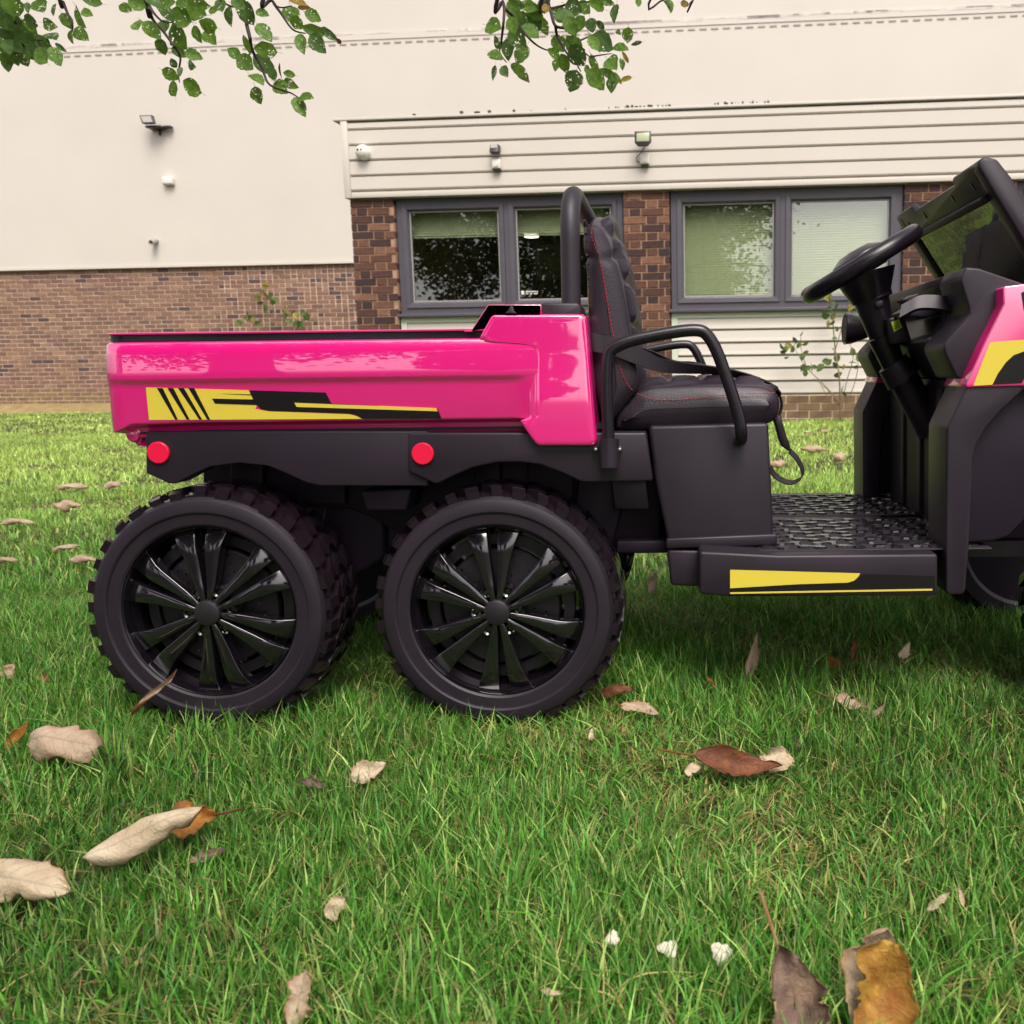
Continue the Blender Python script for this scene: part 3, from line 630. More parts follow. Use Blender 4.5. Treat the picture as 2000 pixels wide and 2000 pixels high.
# ---- wheels (built once round the origin, outer face towards -Y)
def local(name, v, f, ma, parent, loc=(0, 0, 0), bevel=0, ang=35, seg=2):
    o = mk(name, v, f, ma, None, bevel, seg, ang=ang, origin=(0, 0, 0)); o.parent = parent; o.location = loc; return o
def frustum(r0, r1, y0_, y1_, n=24, y2=None):
    return lathe_geo([(0, y0_), (r0, y0_), (r1, y1_), (0, y1_)], n)
def make_wheel():
    barrel = [(.1425, .012), (.1405, .007), (.1385, .010), (.137, .024), (.130, .05), (.128, .062), (.0, .064)]
    v, f = lathe_geo(barrel, 72); rim = local('wheel', v, f, M['rim'], None)
    ty = [(.142, .016), (.1425, .007), (.146, .0045), (.1625, .0035), (.1635, .0015), (.166, .0), (.176, .0), (.184, .003), (.1895, .010), (.192, .020), (.1945, .045), (.196, .075), (.1945, .105), (.192, .13), (.1895, .14), (.178, .149), (.15, .148), (.142, .142)]
    V, Fc = lathe_geo(ty, 99); fm = []
    for i in range(99):
        for q in range(len(ty) - 1): fm.append(0 if q < 8 or q > 14 else 1)
    nl = 33
    def lug(a0, a1, sk, r_in, r_out, ya, yb_, chm=.0015):
        pts = []
        for (r_, sh) in ((r_in, 0), (r_out, chm)):
            for (aa, yy) in ((a0, ya), (a1, ya), (a1 + sk, yb_), (a0 + sk, yb_)):
                rr = r_ - (.006 if (yy < .02 or yy > .13) and r_ == r_out else 0)
                pts.append(Vector((rr * math.cos(aa), yy, rr * math.sin(aa))))
        return pts, [[0, 1, 2, 3], [7, 6, 5, 4], [0, 4, 5, 1], [1, 5, 6, 2], [2, 6, 7, 3], [3, 7, 4, 0]]
    gs = [(V, Fc)]
    for k in range(nl):
        a = 2 * math.pi * k / nl; pw = 2 * math.pi / nl; big = 1 if k % 2 else .82
        gs.append(lug(a, a + pw * .56 * big, pw * .12, .1845, .2045, .0075 if k % 2 else .0105, .026)); fm += [1] * 6
        gs.append(lug(a + pw * .12, a + pw * (.12 + .5 * big), pw * .55, .190, .2055, .0265, .047)); fm += [1] * 6
        gs.append(lug(a + pw * .3, a + pw * .8, pw * .4, .190, .2055, .053, .073)); fm += [1] * 6
        gs.append(lug(a + pw * .7, a + pw * 1.2, -pw * .4, .190, .2055, .077, .097)); fm += [1] * 6
        gs.append(lug(a + pw * .5, a + pw * (.5 + .5 * big), pw * .4, .190, .2055, .103, .123)); fm += [1] * 6
        gs.append(lug(a + pw * .9, a + pw * (.9 + .5 * big), pw * .1, .1845, .2045, .1235, .142)); fm += [1] * 6
    v, f = merge(*gs)
    t_ = mk('tyre', v, f, [M['rubber'], M['tread']], None, fmi=fm, origin=(0, 0, 0), ang=28); t_.parent = rim; t_.location = (0, 0, 0)
    # twin spokes
    st = [(.0195, .0012, .0092, .003), (.045, .0030, .0168, .0062), (.075, .0050, .0245, .0085), (.095, .0064, .0300, .0092), (.108, .0075, .0348, .0098), (.122, .0086, .0410, .0145), (.1385, .0096, .0475, .0225)]
    def blade(sg):
        v = []; f = []
        for i, (r_, a_, b_, y_) in enumerate(st):
            mid = a_ + (b_ - a_) * .5
            for (s_, yy) in ((a_, y_ + .024), (a_, y_ + .0006), (mid, y_), (b_, y_ + .0012), (b_, y_ + .024)):
                v.append(Vector((s_ * sg, yy, r_)))
        k = 5
        for i in range(len(st) - 1):
            for q in range(k): f.append([i * k + q, i * k + (q + 1) % k, (i + 1) * k + (q + 1) % k, (i + 1) * k + q])
        f += [list(range(k)), list(range(len(st) * k - 1, len(st) * k - k - 1, -1))]
        return v, f
    sp = {}
    for k in range(6):
        A = math.radians(94 + 60 * k) - math.pi / 2
        for sg in (1, -1):
            if sg not in sp:
                v, f = blade(sg); o = local('spoke', v, f, M['rim'], rim, ang=50, bevel=.0012); sp[sg] = o
            else: o = sp[sg].copy(); COL.objects.link(o); o.parent = rim
            o.rotation_euler = (0, -A, 0)
    v, f = lathe_geo([(0, .136), (.1435, .138), (.1435, .141), (0, .140)], 40); local('back_plate', v, f, M['plastic_dark'], rim)
    v, f = lathe_geo([(0, -.003), (.017, -.003), (.0205, -.001), (.0215, .004), (.0215, .03), (0, .03)], 40); local('hub_cap', v, f, M['disc'], rim)
    for k in range(6):
        a = math.radians(64 + 60 * k); c = Vector((.036 * math.cos(a), 0, .036 * math.sin(a)))
        if k == 0:
            v1 = lathe_geo([(.0055, .013), (.0085, .011), (.0095, .016), (.0095, .04), (.0055, .04), (.0055, .013)], 20); v2 = lathe_geo([(0, .016), (.0045, .016), (.005, .018), (.005, .04), (0, .04)], 6)
            v, f = merge(v1, v2); ln = o = local('lug_nut', v, f, M['rim'], rim)
        else: o = ln.copy(); COL.objects.link(o); o.parent = rim
        o.location = c
    v, f = merge(lathe_geo([(.022, .046), (.096, .046), (.098, .048), (.098, .058), (.022, .058)], 64), lathe_geo([(.105, .05), (.122, .05), (.122, .06), (.105, .06)], 64))
    local('brake_disc', v, f, M['disc'], rim)
    g = []
    for k in range(6):
        for (rr, da) in ((.055, -8), (.055, 8), (.066, 0), (.076, -11), (.076, 9), (.087, -3), (.089, 13), (.066, 16)):
            a = math.radians(64 + 60 * k + da); c = Vector((rr * math.cos(a), 0, rr * math.sin(a)))
            v, f = lathe_geo([(0, .0452), (.0016, .0452), (.0016, .0465)], 8); g.append(([p + c for p in v], f))
    v, f = merge(*g); local('drill_hole', v, f, M['rim'], rim)['kind'] = 'stuff'
    return rim
wheel = make_wheel()
def place_wheel(src, c, far, rot, first=False):
    if first: r_ = src
    else:
        r_ = src.copy(); COL.objects.link(r_)
        for ch in src.children: q = ch.copy(); COL.objects.link(q); q.parent = r_
    r_.parent = truck; WP[r_] = Vector(c)
    r_.location = Vector((c.x, my(y0) if far else y0, c.z)) - WP[truck]; r_.rotation_euler = (0, rot, math.pi if far else 0)
zc = RT - .004
for i, c in enumerate(wc):
    c.z = zc if i == 2 else c.z
place_wheel(wheel, wc[1], False, 0.03)
place_wheel(wheel, wc[2], False, .4)
for i, c in enumerate(wc): place_wheel(wheel, c, True, .3 * i)
place_wheel(wheel, wc[0], False, 0, first=True)

# ---- dump bed: one moulded cross-section swept round side, tail and far side
yb = y0 + .008
ZB = lambda py: at(620, py, yb).z
z_rim = ZB(645); sec = [  # (inset from the outer face, height, material: 0 pink 1 black)
    (.045, ZB(838), 0), (.036, z_rim - .006, 0), (.032, z_rim - .001, 0), (.024, z_rim, 0), (.0075, z_rim, 0), (.006, z_rim - .0012, 0), (.0065, z_rim - .0032, 1), (.0105, z_rim - .0042, 1), (.0105, ZB(662.5), 1), (.0085, ZB(664), 0),
    (.0062, ZB(665.5), 0), (.0042, ZB(668), 0), (.0020, ZB(690), 0), (.0005, ZB(722), 0), (.0, ZB(734), 0), (.0008, ZB(738), 0), (.0040, ZB(743), 0), (.0062, ZB(748), 0), (.0072, ZB(756), 0), (.0100, ZB(818), 0), (.0112, ZB(822), 0), (.0150, ZB(824.5), 0),
    (.026, ZB(828), 0), (.029, ZB(832), 0), (.031, ZB(846), 0), (.036, ZB(852), 0), (.06, ZB(853), 0)]
x_r = at(218, 750, yb + .045).x; x_f = at(1046, 720, yb).x; rc = .046
pathp = []      # (x, y, nx, ny): outward normal
xk = lambda p_: at(p_, 720, yb).x
fr_x = [xk(p_) for p_ in (1058, 1046, 1036, 1026, 1014, 1000, 985, 970, 955, 940, 925, 905)]
for x_ in fr_x: pathp.append((x_, yb, 0, -1))
for s in np.linspace(0, 1, 6)[1:]: pathp.append((fr_x[-1] + (x_r + rc - fr_x[-1]) * s, yb, 0, -1))
for k in range(1, 10):
    a = math.pi / 2 * k / 10; pathp.append((x_r + rc - rc * math.sin(a), yb + rc - rc * math.cos(a), -math.sin(a), -math.cos(a)))
for s in np.linspace(0, 1, 5): pathp.append((x_r, yb + rc + (my(yb) - yb - 2 * rc) * s, -1, 0))
for k in range(1, 10):
    a = math.pi / 2 * k / 10; pathp.append((x_r + rc - rc * math.cos(a), my(yb) - rc + rc * math.sin(a), -math.cos(a), math.sin(a)))
for s in np.linspace(0, 1, 6)[:-1]: pathp.append((x_r + rc + (fr_x[-1] - x_r - rc) * s, my(yb), 0, 1))
for x_ in fr_x[::-1]: pathp.append((x_, my(yb), 0, 1))
v = []; f = []; fm = []; ns_ = len(sec)
for (x, y, nx_, ny_) in pathp:
    # the tail of the bed sweeps a little lower at its rounded corners, as the moulding does
    k = min(1, max(0, (x_r + rc * 1.15 - x) / (rc * 1.0)))
    for (ins, z, _) in sec:
        dz = -.016 * k if z < ZB(800) else 0
        if nx_ < 0 and ZB(823) < z < ZB(742): ins = ins * (1 + nx_ * .97)
        if ny_ and ZB(823) < z < ZB(740) and not nx_:
            lo_, hi_ = (925, 990) if z > ZB(740) else (995, 1050)
            b_ = min(1, max(0, (x - xk(lo_)) / (xk(hi_) - xk(lo_)))); b_ = b_ * b_ * (3 - 2 * b_); ins = ins + (.0004 - ins) * b_
        v.append(Vector((x - nx_ * ins, y - ny_ * ins, z + dz)))
for i in range(len(pathp) - 1):
    for q in range(ns_ - 1):
        f.append([i * ns_ + q, i * ns_ + q + 1, (i + 1) * ns_ + q + 1, (i + 1) * ns_ + q]); fm.append(sec[q][2])
bed = mk('dump_bed', v, f, [M['pink'], M['black_band']], truck, fmi=fm, ang=50, recalc=True)
v, f = box_geo((x_r + .03, yb + .03, ZB(846)), (x_f + .1, my(yb) - .03, ZB(836))); mk('bed_floor', v, f, M['plastic'], bed)
# raised head of the bed (near and far cheek, bulkhead)
cheek = [(960, 613), (1138, 616.5), (1144, 624), (1151, 690), (1160, 800), (1166.5, 862), (1160, 869), (1052, 871), (1045, 866), (1014, 823), (1034, 815), (1034, 690), (1020, 676), (938, 668), (933, 661)]
def interp(t_, L_):
    for (a_, p_), (c_, q_) in zip(L_, L_[1:]):
        if t_ <= c_: return p_ + (q_ - p_) * max(0, (t_ - a_)) / (c_ - a_)
    return L_[-1][1]
def bed_cheek(sg):
    """moulded head of the bed side: rows down the panel, gently bulging, edges rolled over"""
    left = [(613, 960), (640, 945), (661, 934), (667, 938), (671, 1000), (676, 1028), (690, 1034), (814, 1034), (822, 1015), (845, 1030), (866, 1045), (871, 1053)]
    right = [(613, 1139), (619, 1144), (690, 1151), (800, 1160), (860, 1166.5), (866, 1165), (871, 1158)]
    slope = [(613, .02), (680, .03), (700, .055), (740, .06), (775, .05), (795, -.01), (871, -.02)]
    rows = [613, 614, 616, 619, 624, 632, 642, 652, 661, 664, 667, 669, 671, 676, 683] + list(range(690, 811, 8)) + [814, 818, 822, 830, 840, 850, 858, 864, 868, 870, 871]
    nc = 26; v = []; f = []; yy = 0; prev = None; acc = {}
    for r_ in sorted(rows, reverse=True):
        if prev is not None: yy += interp((r_ + prev) / 2, slope) * (prev - r_) / 1205
        acc[r_] = yy; prev = r_
    y740 = acc[738]
    def roll(e, r_): return r_ * (1 - math.sqrt(max(0, 1 - ((r_ - e) / r_) ** 2))) if e < r_ else 0
    for r_ in rows:
        xa_, xb_ = interp(r_, left), interp(r_, right)
        for k in range(nc + 1):
            t_ = .5 - .5 * math.cos(math.pi * k / nc); x_ = xa_ + (xb_ - xa_) * t_; e = min(r_ - 613, 871 - r_) / 1205; ex_ = (xb_ - x_) / 1205; el = (x_ - xa_) / 1205
            y = acc[r_] - y740 - .0008 + roll(max(0, e), .006) + roll(max(0, ex_), .009)
            free = r_ < 664 or r_ > 820
            y += roll(el, .005) if free else .0045 * max(0, 1 - el / .018) ** 2
            p = at(x_, r_, yb); v.append(Vector((p.x, (yb + y) if sg > 0 else my(yb + y), p.z)))
    R_n = len(rows); C_n = nc + 1
    for i in range(R_n - 1):
        for k in range(nc): f.append([i * C_n + k, i * C_n + k + 1, (i + 1) * C_n + k + 1, (i + 1) * C_n + k])
    loop = [k for k in range(C_n)] + [i * C_n + nc for i in range(1, R_n)] + [(R_n - 1) * C_n + k for k in range(nc - 1, -1, -1)] + [i * C_n for i in range(R_n - 2, 0, -1)]
    base = len(v)
    for q in loop: p = v[q]; v.append(Vector((p.x, yb + .10 if sg > 0 else my(yb + .10), p.z)))
    for i in range(len(loop)): j = (i + 1) % len(loop); f.append([loop[i], loop[j], base + j, base + i])
    return mk('bed_cheek', v, f, M['pink'], bed, ang=75)
bed_cheek(1); bed_cheek(-1)
prism('bulkhead', [(1010, 600), (1050, 600), (1150, 640), (1158, 800), (1100, 840), (1010, 835)], yb + .10, my(yb + .10), M['pink'], bed, .004, Yref=yb)
band = [(920, 649), (953.5, 597.2), (1053, 597.5), (1053, 613), (961, 612.5), (934, 660), (930, 664), (912, 664), (912, 649)]
lip = [(905, 645), (919, 645), (952, 594.5), (1056, 594.5), (1056, 614), (1053.4, 614), (1053.4, 597), (953.6, 597), (921, 648), (905, 648)]
for (a, c) in ((yb + .009, yb + .05), (my(yb + .05), my(yb + .009))): prism('bed_band', band, a, c, M['black_band'], bed, .001, 1, Yref=yb)
for (a, c) in ((yb + .005, yb + .055), (my(yb + .055), my(yb + .005))): prism('bed_lip', lip, a, c, M['pink'], bed, .001, 2, Yref=yb)
prism('latch', [(985, 612), (992, 606), (996, 598), (1001, 597), (1004, 607), (1010, 613)], yb + .002, yb + .010, M['foam'], bed, .0015)
prism('hinge_ear', [(240, 838), (246, 858), (256, 866), (268, 863), (274, 846), (274, 838)], yb + .028, yb + .05, M['pink'], bed, .006, 3)
# printed side graphics, laid on the lower panel
def sidepanel_y(z):
    za, zb_ = ZB(756), ZB(818); t_ = (z - zb_) / (za - zb_); return yb + .0100 + (.0072 - .0100) * t_
C1 = lambda X, Y: (150 + X * .5435, 560 + Y * .5435)
def decal(name, pts, ma, lift, parent=bed):
    q = []
    for p in pts:
        w_ = at(*C1(*p), yb + .008); q.append(w_)
    n_ = len(q); v = [Vector((p.x, sidepanel_y(p.z) - lift, p.z)) for p in q] + [Vector((p.x, sidepanel_y(p.z) + .002, p.z)) for p in q]
    f = [list(range(n_))] + [[k, (k + 1) % n_, n_ + (k + 1) % n_, n_ + k] for k in range(n_)]
    return mk(name, v, f, ma, parent, smooth=False)
dec = decal('decal', [(250, 362), (620, 372), (660, 404), (640, 440), (690, 448), (975, 458), (1004, 464), (1025, 475), (258, 479)], M['yellow'], .0006)
decal('decal_print', [(487, 402), (635, 405), (620, 372), (895, 380), (915, 420), (1297, 440), (1310, 475), (1027, 475), (1000, 461), (975, 456), (690, 446), (662, 440), (648, 425), (497, 420)], M['black_decal'], .0011, dec)
decal('decal_print', [(783, 417), (1290, 437), (1297, 447.5), (790, 432)], M['yellow'], .0016, dec)
decal('decal_print', [(520, 384), (630, 387), (632, 390)], M['black_decal'], .0011, dec)
for k, (a, c) in enumerate(((290, 350), (328, 392), (366, 437), (403, 466))): decal('decal_print', [(a, 364), (a + 21, 364.5), (c + 12, 477.5), (c + 2, 477.5)], M['black_decal'], .0011, dec)

# ---- black side aprons with wheel cut-outs and red reflectors
yf = y0 + .022
ap1 = [(285, 853), (281, 861), (285, 866), (285, 924), (328, 944), (338, 945), (348, 943), (373, 929), (410, 912), (466, 904.5), (522, 910), (559, 925), (596, 942), (622, 949), (836, 949.5), (836, 842), (285, 842)]
ap2 = [(797, 845), (797, 921), (848, 945), (859, 944), (885, 930), (922, 914), (970, 903.5), (1013, 902.5), (1056, 908), (1098, 924), (1133, 940.5), (1144, 942.5), (1275, 939.5), (1262, 845)]
for near in (1, 0):
    s_ = (lambda a, c: (a, c)) if near else (lambda a, c: (my(c), my(a)))
    a, c = s_(yf + .008, yf + .05); A1 = prism('side_apron', ap1, a, c, P_, truck, .0035, 3, Yref=yf + .008)
    a, c = s_(yf, yf + .05); A2 = prism('side_apron', ap2, a, c, P_, truck, .0035, 3, Yref=yf)
    for A, (cx, cy) in ((A1, (310, 884)), (A2, (826, 886))):
        c3 = at(cx, cy, yf + (.0065 if cx < 500 else -.0015)); yy = c3.y if near else my(c3.y); sg = -1 if near else 1
        v, f = lathe_geo([(0, sg * .0035), (.0165, sg * .0035), (.0175, sg * .0025), (.0178, -sg * .010), (0, -sg * .010)], 48); mk('reflector', [Vector((c3.x, yy, c3.z)) + p for p in v], f, M['reflector'], A, ang=30)
        tb = [(cx - 14, 858), (cx + 14, 858), (cx + 20, 866), (cx - 20, 866)]
# inner chassis behind the wheels
D_ = M['plastic_dark']
prism('chassis', [(335, 850), (1290, 850), (1290, 1068), (1278, 1092), (760, 1092), (740, 1060), (690, 1030), (640, 1010), (338, 1010)], y0 + .15, my(y0 + .15), D_, truck, .004, Yref=y0 + .05)
for (a, c) in ((402, 470), (545, 640), (905, 960), (1015, 1110)):
    prism('arch_rib', [(a, 880), (c, 880), (c, 1000), (a, 1000)], y0 + .135, y0 + .16, D_, truck, .003, Yref=y0 + .05)
prism('axle_box', [(600, 930), (705, 935), (712, 1120), (640, 1160), (560, 1100)], y0 + .17, my(y0 + .17), D_, truck, .01, 3, Yref=y0 + .05)
prism('axle_box', [(1120, 940), (1215, 945), (1218, 985), (1190, 1090), (1100, 1100)], y0 + .13, my(y0 + .13), D_, truck, .006, 3, Yref=y0 + .05)
prism('frame_rail', [(700, 960), (800, 955), (790, 1000), (712, 1000)], y0 + .06, y0 + .15, D_, truck, .004, Yref=y0 + .05)
prism('frame_rail', [(1200, 1069), (1320, 1068), (1320, 1094), (1200, 1095)], y0 + .11, my(y0 + .11), D_, truck, .004, Yref=y0 + .05)
prism('mud_plate', [(715, 1005), (760, 1020), (757, 1118), (700, 1118), (690, 1050)], y0 + .19, y0 + .24, D_, truck, .004, Yref=y0 + .1)
for c in wc[:2]:
    tube('axle', [Vector((c.x, y0 + .10, c.z)), Vector((c.x, my(y0 + .10), c.z))], .014, M['steel'], truck, 12)
prism('side_bracket', [(1190, 938), (1262, 938), (1268, 1002), (1198, 1002)], y0 + .09, y0 + .13, P_, truck, .003, Yref=y0 + .05)

# ---- seat box, step and floor
yx = y0 + .055
prism('seat_box', [(1268, 848), (1278, 932), (1303, 1050), (1303, 1068), (1511, 1062), (1511, 1040), (1501, 826), (1268, 832)], yx, my(yx), P_, truck, .006, 3)
prism('seat_box_foot', [(1301, 1051), (1517, 1042), (1517, 1064), (1301, 1071)], yx - .006, my(yx - .006), P_, truck, .003, 2, Yref=yx)
prism('step_foot', [(1302, 1072), (1310, 1144), (1372, 1146), (1372, 1074)], yx - .002, yx + .12, P_, truck, .006, 3, Yref=yx)
ys = y0 - .012
zt = at(1600, 1083, ys).z
stp = [(1366, 1077), (1366, 1161), (1426, 1166), (1832, 1164), (1832, 1082), (1520, 1084.5)]
step = prism('step', stp, ys, my(ys), P_, truck, .005, 3)
xl = at(1370, 1083, ys).x; xr = at(1835, 1083, ys).x
# raised bone shaped treads on both mats, smooth strip between
def bone(L_, Wd, h):
    pr_ = [(-L_ / 2, -.12), (-L_ * .38, -.5), (-L_ * .2, -.42), (-L_ * .08, -.2), (L_ * .08, -.2), (L_ * .2, -.48), (L_ * .36, -.5), (L_ / 2, 0), (L_ * .36, .42), (L_ * .22, .45), (L_ * .08, .2), (-L_ * .08, .2), (-L_ * .2, .5), (-L_ * .38, .42)]
    n_ = len(pr_); v = [Vector((a, c * Wd, 0)) for a, c in pr_] + [Vector((a * .93, c * Wd * .82, h)) for a, c in pr_]
    f = [list(range(2 * n_ - 1, n_ - 1, -1))[::-1]] + [[k, (k + 1) % n_, n_ + (k + 1) % n_, n_ + k] for k in range(n_)]
    me = bpy.data.meshes.new('tread_bar'); me.from_pydata(v, [], f); me.materials.append(M['tread_gloss']); return me
bone_me = bone(.050, .020, .0036)
v, f = box_geo((at(1500, 1083, yx).x, y0 + .1, zt - .03), (at(1905, 1083, y0 + .1).x + .1, my(y0 + .1), zt - .003)); mk('floor_pan', v, f, M['plastic_smooth'], step)
mats_ = [(y0 + .02, y0 + .335), (y0 + .385, y0 + .70)]
xa, xb = at(1500, 1083, yx).x - .02, at(1905, 1083, y0 + .1).x
for (ya, yb_) in mats_:
    v, f = box_geo((xa, ya, zt - .002), (xb, yb_, zt + .0012)); mk('floor_mat', v, f, M['mat_base'], step, .001)
    r = 0; y_ = ya + .018
    while y_ < yb_ - .012:
        x_ = xa + .03 + (.025 if r % 2 else 0)
        while x_ < xb - .02:
            o = link('tread_bar', bone_me, step, (x_ + random.uniform(-.001, .001), y_, zt + .0012)); o.rotation_euler = (0, 0, math.radians(18 if r % 2 else -18)); x_ += .062
        y_ += .034; r += 1
# yellow and black graphic on the step face
def flat(name, px, Y, ma, parent, th=.003):
    return prism(name, px, Y, Y + th, ma, parent, 0, 1)
sdc = flat('decal', [(1426, 1113), (1680, 1120), (1676, 1127), (1668, 1134), (1656, 1138), (1560, 1141), (1426, 1149)], ys - .0012, M['yellow'], step)
flat('decal_print', [(1426, 1150), (1560, 1142), (1656, 1139), (1672, 1134), (1685, 1121), (1760, 1123), (1826, 1125), (1826, 1162), (1426, 1162)], ys - .0006, M['black_decal'], sdc)
flat('decal_print', [(1426, 1157), (1821, 1150), (1821, 1153.5), (1426, 1160)], ys - .0012, M['yellow'], sdc)

# ---- seat: padded cushion and backrest
def resample(pts, n):
    P = [Vector((a, c)) for a, c in pts]; P.append(P[0]); d = [0]
    for i in range(1, len(P)): d.append(d[-1] + (P[i] - P[i - 1]).length)
    out_ = []; j = 0
    for k in range(n):
        s = d[-1] * k / n
        while d[j + 1] < s: j += 1
        t_ = (s - d[j]) / max(1e-9, d[j + 1] - d[j]); out_.append(P[j].lerp(P[j + 1], t_))
    return out_
def pad(name, px, Y, r_end, tuft, stretch, n=110, m_=64, ma=None, wd=None, axis=0):
    """puffy cushion: side outline swept across the seat, rounded at both ends, tufted on its seat side"""
    prof = [(at(a, c, Y).x, at(a, c, Y).z) for a, c in px]
    prof = [(p.x, p.y) for p in resample(prof, n)]
    for _ in range(3): prof = [((prof[i - 1][0] + 2 * prof[i][0] + prof[(i + 1) % n][0]) / 4, (prof[i - 1][1] + 2 * prof[i][1] + prof[(i + 1) % n][1]) / 4) for i in range(n)]
    area = sum(prof[i][0] * prof[(i + 1) % n][1] - prof[(i + 1) % n][0] * prof[i][1] for i in range(n)); sg = 1 if area > 0 else -1
    nr = []
    for i in range(n):
        a = Vector(prof[i - 1]); c = Vector(prof[(i + 1) % n]); t_ = (c - a).normalized(); nr.append(Vector((t_.y, -t_.x)) * sg)
    Ya, Yb = Y, my(Y); v = []
    for j in range(m_ + 1):
        s = j / m_; s = s + .06 * math.sin(2 * math.pi * s) * -1
        y = Ya + (Yb - Ya) * s; e = min(y - Ya, Yb - y); ins = r_end * (1 - math.sqrt(max(0, 1 - ((r_end - e) / r_end) ** 2))) if e < r_end else 0
        for i in range(n):
            p = Vector(prof[i]) - nr[i] * ins
            x, z = p; dz, dn = stretch(z, s), tuft(x, z, y, nr[i], e)
            q = Vector((x, z + dz)) - nr[i] * dn
            v.append(Vector((q.x, y, q.y)))
    f = []
    for j in range(m_):
        for i in range(n): f.append([j * n + i, j * n + (i + 1) % n, (j + 1) * n + (i + 1) % n, (j + 1) * n + i])
    for end, base_ in ((-1, 0), (1, m_ * n)):
        ring = [v[base_ + i].copy() for i in range(n)]; mid = []
        for p in ring:
            c_ = p.x if axis == 0 else p.z; hits = []
            for i in range(n):
                a_, b2 = ring[i], ring[(i + 1) % n]; ca, cb = (a_.x, b2.x) if axis == 0 else (a_.z, b2.z)
                if (ca - c_) * (cb - c_) <= 0 and ca != cb:
                    t_ = (c_ - ca) / (cb - ca); q_ = a_.lerp(b2, t_); hits.append(q_.z if axis == 0 else q_.x)
            mid.append((min(hits) + max(hits)) / 2)
        prev = [base_ + i for i in range(n)]
        for k_, fr_ in enumerate((.12, .35, .7, .98)):
            cur = []
            for i, p in enumerate(ring):
                q_ = p.copy(); q_.y += end * .004 * math.sin(fr_ * math.pi / 2)
                if axis == 0: q_.z += (mid[i] - p.z) * fr_
                else: q_.x += (mid[i] - p.x) * fr_
                cur.append(len(v)); v.append(q_)
            for i in range(n): f.append([prev[i], prev[(i + 1) % n], cur[(i + 1) % n], cur[i]])
            prev = cur
    return mk(name, v, f, ma or M['leather'], truck, ang=80, recalc=True)
ysq = y0 + .075
C4 = lambda X, Y: (1050 + X * .3209, 330 + Y * .3209)
def groove(a, pitch, wd): 
    q = (a / pitch + .5) % 1 - .5; return math.exp(-(q * pitch / wd) ** 2)
cush = [C4(*p) for p in [(470, 1600), (475, 1500), (560, 1400), (610, 1345), (700, 1322), (950, 1312), (1200, 1312), (1350, 1316), (1430, 1335), (1474, 1375), (1483, 1420), (1480, 1480), (1450, 1535), (1390, 1562), (1180, 1580), (800, 1600)]]
xq = at(*C4(620, 1300), ysq).x
def tuft_c(x, z, y, n_, e):
    d = .0016 * math.exp(-((e - .052) / .0035) ** 2)
    if n_.y < .55 or e < .075: return d + (-.010 * min(1, max(0, (e - .05) / .03)) if n_.y > .55 else 0)
    a = x - xq - .05; b_ = y - yc
    return -.012 + .010 * groove(a, .055, .007) + .010 * groove(b_, .06, .007) - .003
cushion = pad('seat_cushion', cush, ysq, .020, tuft_c, lambda z, s: 0, axis=0)
back = [C4(*p) for p in [(345, 352), (385, 372), (420, 420), (455, 500), (490, 600), (515, 700), (540, 830), (560, 950), (585, 1100), (610, 1260), (608, 1350), (560, 1400), (470, 1520), (400, 1560), (345, 1300), (325, 1100), (310, 900), (300, 640), (282, 540), (275, 440), (290, 372)]]
zq0, zq1 = at(*C4(400, 900), ysq).z, at(*C4(345, 352), ysq).z
def tuft_b(x, z, y, n_, e):
    d = 0
    zh = at(*C4(400, 545), ysq).z
    d += .007 * math.exp(-((z - zh) / .006) ** 2) * (1 if e < .09 else .5)
    d += .0014 * math.exp(-((e - .045) / .0035) ** 2)
    if n_.x < .45 or e < .07: return d
    return d - .013 + .011 * groove(z - zq0 + .01, .062, .008) + .010 * groove(y - yc + .03, .06, .008)
backrest = pad('seat_backrest', back, ysq, .011, tuft_b, lambda z, s: (.055 * max(0, math.sin(math.pi * s)) ** .8 * min(1, max(0, (z - zq0) / (zq1 - zq0)))) if z > zq0 else 0, axis=1)
# red stitching (near side): rows of short dashes
def stitches(name, px, Y, parent, step_=.0062, ln=.0042, off=None):
    path = catmull([at(a, c, Y) for a, c in px], 10); d = 0; g = []; acc = []
    for i in range(1, len(path)): acc.append((path[i] - path[i - 1]).length)
    tot = sum(acc); s = 0
    def pos(s):
        for i, a in enumerate(acc):
            if s <= a: return path[i].lerp(path[i + 1], s / a)
            s -= a
        return path[-1]
    while s < tot - ln:
        a, c = pos(s), pos(s + ln); 
        if off: a, c = a + off, c + off
        v, f = tube_geo([a, c], .00085, 5); g.append((v, f)); s += step_
    v, f = merge(*g); return mk(name, v, f, M['thread'], parent)
stitches('stitching', [C4(*p) for p in [(332, 356), (328, 400), (350, 470), (378, 532)]], ysq - .004, backrest)
stitches('stitching', [C4(*p) for p in [(378, 560), (400, 660), (428, 830), (450, 960), (470, 1040), (492, 1180), (540, 1300), (590, 1356)]], ysq - .0042, backrest)
stitches('stitching', [C4(*p) for p in [(605, 1366), (660, 1388), (720, 1402), (860, 1404), (980, 1392), (1100, 1378), (1250, 1368), (1400, 1364), (1462, 1362)]], ysq - .0042, cushion)
